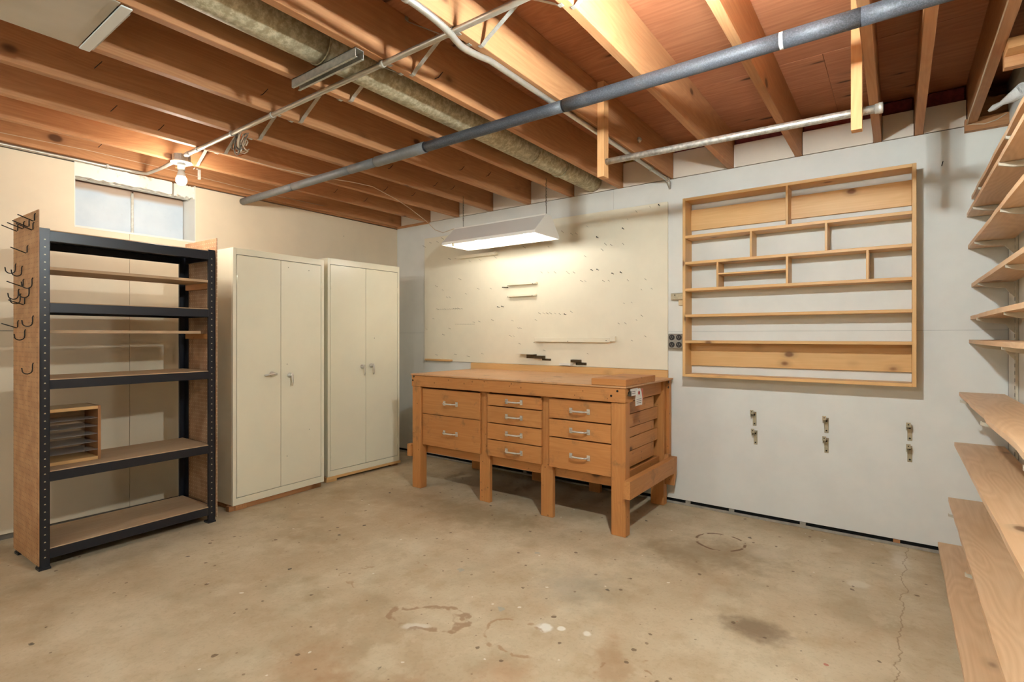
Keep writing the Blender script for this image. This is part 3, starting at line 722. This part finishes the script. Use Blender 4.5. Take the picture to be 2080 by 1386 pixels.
# ================================================================ WORKBENCH
wbn = thing('workbench', 'wooden workbench with nine drawers and chrome pulls under the tool board', 'workbench', (2.0, -.45, 0))
TB = .892
obj('tabletop', B(1.095, 2.912, -.832, -.03, TB-.012, TB, bev=.002), wd('benchtop', 'x'), wbn)
obj('apron', B(1.100, 2.905, -.825, -.787, .794, TB-.012, bev=.003), wd('bench', 'x'), wbn)
obj('apron', B(2.815, 2.853, -.748, -.106, .785, TB-.012), wd('bench', 'y'), wbn)
obj('apron_block', B(2.853, 2.900, -.787, -.70, .79, TB-.012), wd('bench', 'y'), wbn)
obj('apron', B(1.105, 1.143, -.787, -.10, .78, TB-.012), wd('bench', 'y'), wbn)
for x0, x1, y0, y1, z1 in ((1.106, 1.196, -.822, -.752, .794), (2.808, 2.900, -.813, -.748, .794), (1.757, 1.850, -.778, -.745, .79), (2.284, 2.376, -.778, -.745, .79),
                           (1.106, 1.196, -.105, -.042, TB-.012), (1.757, 1.850, -.105, -.066, .79), (2.284, 2.376, -.105, -.066, .79), (2.775, 2.870, -.105, -.042, TB-.012)):
    obj('leg', B(x0, x1, y0, y1, 0, z1, bev=.003), wd('bench', 'z'), wbn)
obj('rear_leg_strip', B(2.871, 2.895, -.06, -.02, .22, TB-.012), wd('bench', 'z'), wbn)
obj('lower_rail', B(1.15, 2.86, -.744, -.706, .268, .345), wd('bench', 'x'), wbn)
obj('lower_rail', B(1.20, 2.80, -.12, -.106, .268, .345), wd('bench', 'x'), wbn)
obj('side_rail', prism(bmesh.new(), [(-.842, .237), (-.16, .237), (-.155, .235), (-.095, .235), (-.095, .342), (-.842, .342)], 'x', 2.901, 2.942), wd('bench', 'y'), wbn)
obj('side_rail', B(1.066, 1.105, -.842, -.095, .242, .337, bev=.003), wd('bench', 'y'), wbn)
obj('rail_brace', prism(bmesh.new(), [(-.135, .237), (-.075, .237), (-.05, .335), (-.05, .36), (-.09, .36)], 'x', 2.871, 2.90), wd('bench', 'y'), wbn)
obj('rail_brace', prism(bmesh.new(), [(-.094, .342), (-.04, .342), (-.045, .22), (-.094, .15)], 'x', 2.872, 2.942), wd('bench', 'z'), wbn)
for k, (z0, z1, y1) in enumerate(((.700, .776, -.20), (.615, .697, -.14), (.552, .612, -.20), (.468, .548, -.14), (.365, .464, -.20))):
    obj('side_plank', B(2.815, 2.835+.004*(k % 2), -.748, y1, z0, z1), wd('bench', 'y'), wbn)
obj('side_plank', B(2.80, 2.84, -.748, -.106, .268, .345), wd('bench', 'y'), wbn)
for z0, z1 in ((.35, .78),):
    obj('side_panel', B(1.15, 1.165, -.748, -.106, z0, z1), wd('bench', 'y'), wbn)
obj('back_panel', B(1.2, 2.77, -.066, -.058, .45, .79, bev=0), wd('bench', 'x'), wbn)
obj('backsplash', B(1.03, 2.872, -.03, -.0135, TB-.07, .944), wd('pine', 'x'), wbn)
hp = bmesh.new()
for s in (-1, 1):
    box(hp, s*.062-.011, s*.062+.011, -.004, 0, -.017, .017, bev=.0015)
    tube(hp, [(s*.062, -.003, 0), (s*.060, -.016, 0), (s*.048, -.028, 0)], [.006, .0055, .0055], 10)
tube(hp, [(-.05, -.027, 0), (-.03, -.032, 0), (0, -.034, 0), (.03, -.032, 0), (.05, -.027, 0)], [.0045, .0065, .0055, .0065, .0045], 10)
hme = mesh('handle', hp, 'chrome')
DY = -.802
def drawer(x0, x1, z0, z1):
    bm = box(bmesh.new(), x0, x1, DY, DY+.02, z0, z1, bev=.002)
    box(bm, x0+.03, x1-.03, DY+.02, -.30, z0+.012, z1-.02)
    d = obj('drawer', bm, wd('bench', 'x'), wbn)
    h = bpy.data.objects.new('handle', hme); C.objects.link(h); h.parent = d
    h.location = Vector(((x0+x1)/2+.006, DY-.0005, (z0+z1)/2-.003))-origin(d); h['label'] = 'chrome pull handle'
for z0, z1 in ((.5865, .780), (.342, .582)): drawer(1.199, 1.757+.022, z0, z1)
for z0, z1 in ((.701, .781), (.580, .694), (.463, .573), (.343, .456)): drawer(1.848, 2.302, z0, z1)
for z0, z1 in ((.659, .784), (.540, .651), (.340, .532)): drawer(2.363, 2.803, z0, z1)
bm = bmesh.new()
for x, z, y in ((1.128, .872, -.8255), (1.116, .840, -.8255), (2.855, .862, -.8255), (2.815, .832, -.8255)):
    tube(bm, [(x, y, z), (x, y-.003, z)], .007, 8)
for y_, z_ in ((-.092, .866), (-.10, .83)):
    tube(bm, [(2.90, y_, z_), (2.903, y_, z_)], .008, 8)
obj('bolt_head', bm, 'screw', wbn)
single('bench_block', box(bmesh.new(), 2.688, 2.914, -.836, -.375, TB+.0005, TB+.041, bev=.003), wd('bench', 'x'), 'thick worn wooden board lying on the front corner of the workbench', 'board', loc=(2.8, -.6, TB))
t = thing('paper_tag', 'small white paper tag with a red spot hanging from the bench corner', 'tag', (2.905, -.74, .80))
bm = bmesh.new(); prism(bm, [(-.705, .765), (-.605, .765), (-.602, .805), (-.618, .850), (-.635, .868), (-.672, .868), (-.692, .850), (-.706, .805)], 'x', 2.916, 2.918)
obj('tag', bm, 'paper', t)
obj('label_slip', B(2.910, 2.913, -.765, -.66, .830, .872, bev=0), 'paper', t)
obj('red_edge', B(2.913, 2.9155, -.612, -.585, .785, .862, bev=0), 'redpaper', t)
obj('red_spot', lathe(bmesh.new(), [(.012, 0), (.0125, .0015), (.005, .002)], (2.918, -.655, .842), 14, 'x'), 'tag_red', t)
obj('binder_clip', prism(bmesh.new(), [(-.80, .835), (-.758, .828), (-.758, .862), (-.785, .852)], 'x', 2.901, 2.914), 'dark_steel', t)
for k in range(3): obj('ink_line', B(2.9181, 2.9185, -.69, -.62, .780+k*.011, .7825+k*.011, bev=0), 'ink', t)
for k in range(2): obj('ink_line', B(2.9131, 2.9135, -.752, -.70, .842+k*.011, .845+k*.011, bev=0), 'ink', t)

# ================================================================ WALL-HUNG CUBBY SHELF
t = thing('cubby_shelf', 'wall-hung pine cubby shelf with many narrow compartments', 'shelf', (3.63, 0, .905))
bd_, bx0, bx1, bz0, bz1 = -.140, 3.014, 4.273, .913, 2.120
TH = .019
def sx(name, x0, x1, z, th=.017, d=bd_): return obj(name, B(x0, x1, d, -.001, z-th, z), wd('pine', 'x'), t)
def sz(name, x, z0, z1, th=.013, d=bd_): return obj(name, B(x-th/2, x+th/2, d, -.001, z0, z1), wd('pine', 'z'), t)
obj('side', B(bx0, bx0+TH, bd_, -.001, bz0, bz1), wd('pine', 'z'), t)
obj('side', B(bx1-TH, bx1, bd_, -.001, bz0, bz1), wd('pine', 'z'), t)
xi0, xi1 = bx0+TH, bx1-TH
obj('top', B(xi0, xi1, bd_, -.001, bz1-.019, bz1), wd('pine', 'x'), t)
obj('bottom', B(xi0, xi1, bd_, -.001, bz0, bz0+.019), wd('pine', 'x'), t)
for z in (1.866, 1.689, 1.509, 1.334, 1.158): sx('shelf_board', xi0, xi1, z, .018)
sz('divider', 3.648, 1.866, bz1-.019)
sz('divider', 3.445, 1.689, 1.848); sz('divider', 3.854, 1.689, 1.848)
sz('divider', 3.242, 1.509, 1.671); sz('divider', 3.649, 1.509, 1.671); sz('divider', 4.054, 1.509, 1.671)
sx('small_shelf', 3.2485, 3.6425, 1.599, .010)
obj('back_board', B(xi0, xi1, -.019, -.001, 1.918, 2.060), wd('pine', 'x'), t)
obj('back_board', B(xi0, xi1, -.019, -.001, .985, 1.139), wd('pine', 'x'), t)

# metal hangers in two rows under the cubby shelf
n = 0
for (x, z), nm in zip(((3.439, .655), (3.445, .534), (3.843, .653), (3.843, .531), (4.246, .652), (4.246, .533)),
                      ('upper metal hanger bracket nearest the workbench', 'lower metal hanger bracket nearest the workbench', 'upper metal hanger bracket in the middle of the white wall', 'lower metal hanger bracket in the middle of the white wall', 'upper metal hanger bracket nearest the right-hand shelves', 'lower metal hanger bracket nearest the right-hand shelves')):
    t = thing('hanger_bracket', nm, 'bracket', (x, 0, z-.05), group='hanger brackets on the white wall')
    m_ = 'brushed'
    obj('plate', B(x-.011, x+.011, -.004, -.0005, z-.052, z+.04), m_, t)
    tw = -.004
    bm = B(x-.013, x+.009, -.052, -.004, z+.036, z+.039); box(bm, x-.017, x+.003, -.056, -.052, z+.030, z+.056)
    box(bm, x-.016, x-.013, -.05, -.004, z+.012, z+.039)
    obj('arm', bm, m_, t)
    bm = bmesh.new()
    for zz in (z+.02, z-.038): tube(bm, [(x, -.004, zz), (x, -.0062, zz)], .005, 8)
    tube(bm, [(x-.007, -.056, z+.045), (x-.007, -.0572, z+.045)], .0035, 8)
    obj('screw_head', bm, 'screw', t)
# electrical boxes
t = thing('quad_outlet', 'grey metal outlet box with four black sockets beside the cubby shelf', 'outlet', (2.93, 0, 1.15))
obj('plate', B(2.882, 2.982, -.048, -.0005, 1.100, 1.203, bev=.004), 'outlet_plate', t)
for x, z in ((2.908, 1.178), (2.958, 1.178), (2.908, 1.127), (2.958, 1.127)):
    s = obj('socket', lathe(bmesh.new(), [(.0185, -.052), (.02, -.0505), (.02, -.048)], (x, 0, z), 16, 'y'), 'outlet_black', t)
    bm = bmesh.new()
    for dx in (-.007, .007): box(bm, x+dx-.0012, x+dx+.0012, -.0526, -.052, z-.002, z+.008)
    tube(bm, [(x, -.052, z-.009), (x, -.0526, z-.009)], .0025, 8)
    obj('slot', bm, 'outlet_plate', s)
t = thing('switch_box', 'small weathered metal switch box tucked behind the cubby shelf', 'switch', (2.93, 0, 1.465))
obj('cover', B(2.895, 2.985, -.035, -.0005, 1.443, 1.489, bev=.003), 'brushed', t)
obj('bracket', B(2.945, 2.985, -.02, -.0005, 1.405, 1.443), 'ivory', t)
obj('screw_head', tube(bmesh.new(), [(2.925, -.035, 1.476), (2.925, -.037, 1.476)], .004, 8), 'screw', t)
single('wall_nail', tube(bmesh.new(), [(4.385, 0, 2.118), (4.388, -.03, 2.132), (4.389, -.032, 2.133)], .0022, 6), 'screw', 'lone nail in the white wall above and right of the cubby shelf', 'nail', loc=(4.385, 0, 2.118))

# ================================================================ CREAM STEEL CABINETS
def cabinet(name, label, loc, rz, Wd, H, dep, doors, zb, base_col, handles, group):
    """local frame: front face at x=0, width along +y"""
    t = thing(name, label, 'cabinet', loc, rz, group)
    L = dict(local=True)
    bm = box(bmesh.new(), -dep, 0, 0, Wd, zb, H, bev=.004)
    # body with a recessed opening for the doors
    bm.free(); bm = bmesh.new()
    d0, dm, d1, z0, z1 = doors
    box(bm, -dep, -.012, 0, Wd, zb, H, bev=.003)
    g = .0034
    box(bm, -.014, 0, 0, d0-g, zb, H, bev=.0015); box(bm, -.014, 0, d1+g, Wd, zb, H, bev=.0015)
    box(bm, -.014, 0, d0-g-.001, d1+g+.001, z1+g, H, bev=.0012); box(bm, -.014, 0, d0-g-.001, d1+g+.001, zb, z0-g, bev=.0012)
    obj('body', bm, 'cream_metal', t, **L)
    obj('door_gap', box(bmesh.new(), -.0125, -.0115, d0-g, d1+g, z0-g, z1+g), 'shadow_gap', t, **L)
    for a, b, k in ((d0, dm-.0018, 0), (dm+.0018, d1, 1)):
        d = obj('door', box(bmesh.new(), -.0112, -.0005, a, b, z0, z1, bev=.0015), 'cream_metal', t, **L)
        ye = a if k == 0 else b
        for zh in (z0+.13, z1-.17):
            obj('hinge', tube(bmesh.new(), [(.0015, ye, zh-.03), (.0015, ye, zh+.03)], .0032, 8), 'cream_metal', d, **L)
        hy, hz, style = handles[k]
        bm = lathe(bmesh.new(), [(.019, .0), (.018, .006), (.010, .010), (.009, .03), (.012, .034), (.006, .04)], (0, hy, hz), 14, 'x')
        if style == 'h':
            tube(bm, [(.03, hy+.02, hz), (.034, hy-.01, hz+.001), (.034, hy-.05, hz-.002), (.03, hy-.075, hz-.006)], [.007, .008, .006, .005], 8)
        else:
            tube(bm, [(.03, hy, hz+.016), (.034, hy, hz-.01), (.036, hy+.004, hz-.045), (.030, hy+.002, hz-.075)], [.007, .008, .0065, .005], 8)
        hh = obj('handle', bm, 'chrome', d, **L); hh['label'] = 'chrome lever handle'
    bm = bmesh.new()
    for y, z in ((dm+.06, z1-.045), (dm+.235, z1-.05), (dm+.05, .98), (dm+.24, .47), (dm+.05, .30)) if name == 'steel_cabinet' and group and 'left' in label else ((dm+.09, z1-.6),):
        tube(bm, [(-.001, y, z), (.0004, y, z)], .003, 8)
    obj('chip', bm, 'dark_steel', t, **L)
    return t
GC = 'cream steel cabinets'
a1 = math.atan2(.5732-.5335, 1.9525-1.2247)
t = cabinet('steel_cabinet', 'cream steel cabinet on the left, beside the black shelving, with a sideways handle', (.5732, -1.9525, 0), a1, .728, 1.788, .455,
            (.028, .355, .699, .088, 1.741), .037, None, ((.285, .915, 'h'), (.425, .897, 'v')), GC)
for x0, x1, y0, y1 in ((-.40, -.005, .02, .10), (-.40, -.012, .62, .70)):
    obj('base_block', box(bmesh.new(), x0, x1, y0, y1, 0, .0362, bev=.002), wd('base', 'x'), t, local=True)
obj('base_runner', box(bmesh.new(), -.05, -.012, -.02, .71, 0, .0365, bev=.002), wd('base', 'y'), t, local=True)
a2 = math.atan2(.4709-.4869, 1.1496-.4103)
t = cabinet('steel_cabinet', 'cream steel cabinet nearest the room corner with two drop handles', (.4709, -1.1496, 0), a2, .746, 1.823, .40,
            (.027, .373, .722, .0915, 1.769), .042, None, ((.335, .925, 'v'), (.430, .93, 'v')), GC)
obj('base_runner', box(bmesh.new(), -.035, .003, -.012, .758, .020, .0415, bev=.002), wd('pine', 'y'), t, local=True)
obj('base_block', box(bmesh.new(), -.30, .002, -.012, .085, 0, .0198, bev=.001), wd('pine', 'y'), t, local=True)
obj('base_block', box(bmesh.new(), -.30, -.02, .66, .74, 0, .0198, bev=.001), wd('base', 'y'), t, local=True)
obj('base_runner', box(bmesh.new(), -.35, -.31, -.012, .75, 0, .0415, bev=.002), wd('base', 'y'), t, local=True)

# ================================================================ BLACK STEEL SHELVING
ang = math.radians(2.2)
sh = thing('steel_shelving', 'black boltless steel shelving unit with pegboard sides below the window', 'shelving', (.700, -2.972, 0), ang)
SW, SD, SH = .864, .40, 1.737
def lo(name, bm, mat, parent=sh): return obj(name, bm, mat, parent, local=True)
def post(fx, fy, sx_, sy_):
    """angle post whose outer corner is at fx, fy"""
    bm = bmesh.new()
    x0, x1 = sorted((fx, fx+sx_*.003)); y0, y1 = sorted((fy, fy+sy_*.042)); box(bm, x0, x1, y0, y1, 0, SH, bev=.001)
    x0, x1 = sorted((fx, fx+sx_*.048)); y0, y1 = sorted((fy, fy+sy_*.003)); box(bm, x0, x1, y0, y1, 0, SH, bev=.001)
    ya = fy+sy_*.042; y0, y1 = sorted((ya-sy_*.003, ya)); x0, x1 = sorted((fx, fx+sx_*.014)); box(bm, x0, x1, y0, y1, 0, SH)
    box(bm, fx-.004 if sx_ > 0 else fx-.050, fx+.050 if sx_ > 0 else fx+.004, fy-.003 if sy_ > 0 else fy-.046, fy+.046 if sy_ > 0 else fy+.003, 0, .012)
    p = lo('post', bm, 'black_metal')
    bm = bmesh.new(); xo = fx-sx_*.0006; yc = fy+sy_*.022
    for i in range(43):
        z = .06+i*.0385; w_ = .0045
        bm.faces.new([bm.verts.new(q) for q in ((xo, yc-w_, z), (xo, yc+w_, z), (xo, yc+w_*.6, z+.006), (xo, yc-w_*.6, z+.006))])
    s = lo('slot_row', bm, 'brushed', p); s['kind'] = 'stuff'
post(0, 0, -1, 1); post(0, SW, -1, -1); post(-SD, 0, 1, 1); post(-SD, SW, 1, -1)
for i, (zt, hb) in enumerate(((1.732, .058), (1.3625, .054), (.968, .052), (.498, .054), (.105, .054))):
    zb = zt-hb
    bm = box(bmesh.new(), -.012, .0005, .040, SW-.040, zb, zt-.004, bev=.002); box(bm, -.03, -.012, .04, SW-.04, zt-.020, zt-.017); lo('beam', bm, 'black_metal')
    lo('beam', box(bmesh.new(), -SD, -SD+.012, .040, SW-.040, zb, zt-.004, bev=.002), 'black_metal')
    lo('beam', box(bmesh.new(), -SD+.04, -.04, .004, .016, zb, zt-.004, bev=.002), 'black_metal')
    lo('beam', box(bmesh.new(), -SD+.04, -.04, SW-.016, SW-.004, zb, zt-.004, bev=.002), 'black_metal')
    lo('deck', box(bmesh.new(), -SD+.012, -.012, .016, SW-.016, zt-.0165, zt-.0135), 'black_metal')
    lo('shelf_board', box(bmesh.new(), -SD+.002, -.001, .017, SW-.017, zt-.013, zt, bev=.001), wd('board', 'y'))
lo('shelf_board', box(bmesh.new(), -.30, -.006, .006, SW-.006, 1.528, 1.544, bev=.001), wd('board', 'y'))
lo('cleat', box(bmesh.new(), -.33, -.012, SW-.030, SW-.004, 1.492, 1.5275), wd('bench', 'x'))
lo('cleat', box(bmesh.new(), -.33, -.012, .004, .030, 1.492, 1.5275), wd('bench', 'x'))
lo('shelf_board', box(bmesh.new(), -.30, -.05, .006, .80, 1.203, 1.220, bev=.001), wd('board', 'y'))
lo('cleat', box(bmesh.new(), -.33, -.012, SW-.030, SW-.004, 1.170, 1.2025), wd('bench', 'x'))
lo('cleat', box(bmesh.new(), -.33, -.012, .004, .030, 1.170, 1.2025), wd('bench', 'x'))
pl = lo('pegboard_side', box(bmesh.new(), -.405, .012, -.007, -.0025, .03, 1.825), 'peg_left')
lo('pegboard_side', box(bmesh.new(), -.405, .012, SW+.0025, SW+.007, .03, 1.815), 'peg_right')

# hooks on the left pegboard (local frame of the shelving turned into room space)
def sp(x, y, z):
    c, s = math.cos(ang), math.sin(ang); return Vector((.700+c*x-s*y, -2.972+s*x+c*y, z))
def hook(kind):
    bm = bmesh.new(); r = .0028
    if kind == 'L': tube(bm, [(0, .006, .034), (0, -.004, .034), (0, -.006, .028), (0, -.006, .0), (0, -.010, -.005), (0, -.07, .018)], r, 6)
    else:
        pts = [(0, .006, .03), (0, -.004, .03), (0, -.006, .022), (0, -.006, 0)]
        pts += [(0, -.026+.020*math.cos(a), -.004-.020*math.sin(a)) for a in [math.pi*k/8 for k in range(1, 8)]]+[(0, -.047, .008)]
        tube(bm, pts, r, 6)
    return mesh('peg_hook', bm, 'black_wire')
hm = {'L': hook('L'), 'J': hook('J')}
# (photo spot on the pegboard face -> local x, z)
def on_peg(u, v):
    a, b = (u-1040)/f_, (682.3-v)/f_
    d = Vector((-math.sin(yw)+math.cos(yw)*a, math.cos(yw)+math.sin(yw)*a, b)); o = Vector((4.192, -3.703, 1.19))
    p0 = sp(0, -.008, 0); nrm = Vector((-math.sin(ang), math.cos(ang), 0))
    k = (p0-o).dot(nrm)/d.dot(nrm); q = o+d*k-p0
    return q.dot(Vector((math.cos(ang), math.sin(ang), 0))), q.z
HK = [('L', 72, 440), ('L', 69, 458), ('L', 61, 452), ('L', 50, 456), ('L', 38, 461), ('L', 57, 505), ('J', 33, 540), ('J', 46, 545), ('L', 49, 573), ('J', 67, 569), ('J', 61, 588), ('J', 39, 592), ('L', 52, 610), ('J', 43, 601), ('J', 68, 646), ('L', 38, 657), ('J', 52, 674), ('J', 68, 742)]
ordn = ['topmost', 'second', 'third', 'fourth', 'fifth', 'sixth', 'seventh', 'eighth', 'ninth', 'tenth', 'eleventh', 'twelfth', 'lowest']
cnt = {'L': 0, 'J': 0}; tot = {k: sum(1 for h in HK if h[0] == k) for k in 'LJ'}
for kd, u, v in HK:
    x, z = on_peg(u, v); x = min(max(x, -.395), -.004)
    o = bpy.data.objects.new('peg_hook', hm[kd]); C.objects.link(o); o.location = sp(x, -.006, z-.02); o.rotation_euler = (0, 0, ang)
    c = cnt[kd]; cnt[kd] += 1; w_ = 'lowest' if c == tot[kd]-1 else ordn[c]
    tag(o, '%s black wire hook on the brown pegboard, %s of its kind%s' % ({'L': 'straight', 'J': 'curved'}[kd], w_, '' if w_ in ('topmost', 'lowest') else ' from the top'), 'hook', 'black hooks on the pegboard')

# sorter with clear trays on the second shelf from the bottom
t = thing('tray_sorter', 'small wooden sorter with clear plastic trays standing on the black shelving', 'sorter', sp(-.115, .13, .4985), ang)
sx0, sx1, sy0, sy1, sz1 = -.20, .0, -.125, .165, .30
obj('side', box(bmesh.new(), sx0, sx1, sy1-.014, sy1, .0, sz1, bev=.001), wd('base', 'z'), t, local=True)
obj('side', box(bmesh.new(), sx0, sx1, sy0, sy0+.014, .0, sz1, bev=.001), wd('base', 'z'), t, local=True)
obj('top', box(bmesh.new(), sx0, sx1, sy0+.014, sy1-.014, sz1-.018, sz1, bev=.001), wd('pine', 'y'), t, local=True)
obj('bottom', box(bmesh.new(), sx0, sx1, sy0+.014, sy1-.014, .0, .018, bev=.001), wd('pine', 'y'), t, local=True)
obj('back', box(bmesh.new(), sx0-.004, sx0, sy0, sy1, 0, sz1), wd('board', 'y'), t, local=True)
for k in range(5):
    obj('tray', box(bmesh.new(), sx0+.002, sx1-.004, sy0+.0142, sy1-.0142, .054+k*.044, .0565+k*.044), 'acrylic', t, local=True)

# ================================================================ SHELVES ON THE RIGHT WALL
boards = [  # front x, bottom z, thickness, label
 (4.507, 1.915, .019, 'topmost and shortest-looking pine board on the right wall'),
 (4.488, 1.822, .019, 'second pine board from the top on the right wall'),
 (4.493, 1.652, .019, 'third pine board from the top on the right wall'),
 (4.507, 1.448, .019, 'fourth pine board from the top on the right wall'),
 (4.503, 1.276, .019, 'fifth pine board from the top, at eye level on the right wall'),
 (4.497, 1.150, .019, 'sixth pine board from the top, just below eye level on the right wall'),
 (4.457, .869, .019, 'seventh pine board from the top on the right wall, fourth from the floor'),
 (4.437, .598, .019, 'third pine board from the floor on the right wall'),
 (4.412, .296, .019, 'wide knotty pine board second from the floor on the right wall'),
 (4.368, .044, .019, 'lowest board just above the floor on the right wall')]
STD = (-.284, -1.10, -1.92, -2.73)
for i, y in enumerate(STD):
    t = thing('shelf_standard', 'slotted metal shelf standard on the right wall, %s from the back wall' % ['first', 'second', 'third', 'fourth'][i], 'shelf standard', (RX, y, .05), group='slotted shelf standards')
    obj('channel', B(RX-.012, RX-.0005, y-.013, y+.013, .03, 2.2), 'bracket_paint', t)
    bm = bmesh.new()
    for k in range(60): box(bm, RX-.0126, RX-.012, y-.007, y-.004, .06+k*.035, .078+k*.035); box(bm, RX-.0126, RX-.012, y+.004, y+.007, .06+k*.035, .078+k*.035)
    s = obj('slot_row', bm, 'shadow_gap', t); s['kind'] = 'stuff'
onames = ['topmost', 'second', 'third', 'fourth', 'fifth', 'sixth', 'seventh', 'eighth', 'ninth', 'lowest']
for i, (xf, zb, th, lab) in enumerate(boards):
    mk = wd('shelf', 'y')
    yn = -3.35
    bm = bmesh.new(); n = 24; rs = random.Random(40+i)
    amp = .004 if i in (4, 5, 6) else .0015
    # slightly waney front edge
    fr = [(xf+rs.uniform(-amp, amp), -.006+(yn+.006)*k/n) for k in range(n+1)]; fr[0] = (xf, -.006)
    poly = fr+[(RX-.014, yn), (RX-.014, -.006)]
    prism(bm, poly, 'z', zb, zb+th)
    single('shelf_board', bm, mk, lab, 'shelf', 'pine boards on the right wall', (4.55, -1.0, zb))
    for j, y in enumerate(STD):
        xt = xf+.005 if i < 6 else xf+.012
        if i >= 6: xt = xf-.012 if i in (6, 8) else xf+.01
        dep = RX-.012-xt
        prof = [(RX-.012, zb-.0015), (xt, zb-.0015), (xt-.002, zb+.003), (xt-.005, zb+.003), (xt-.005, zb-.010), (xt+.25*dep, zb-.022), (xt+.75*dep, zb-.030), (RX-.03, zb-.055), (RX-.012, zb-.075)]
        if i == 9: prof = [(RX-.012, zb-.0015), (xt, zb-.0015), (xt-.005, zb+.002), (xt-.005, zb-.008), (xt+.25*dep, zb-.018), (RX-.012, zb-.038)]
        bm = bmesh.new(); prism(bm, prof, 'y', y-.006, y+.006)
        single('shelf_bracket', bm, 'bracket_paint', 'pale metal shelf bracket under the %s right-wall board, %s from the back wall' % (onames[i], ['first', 'second', 'third', 'fourth'][j]), 'bracket', 'brackets of the right-wall shelves', (RX, y, zb))
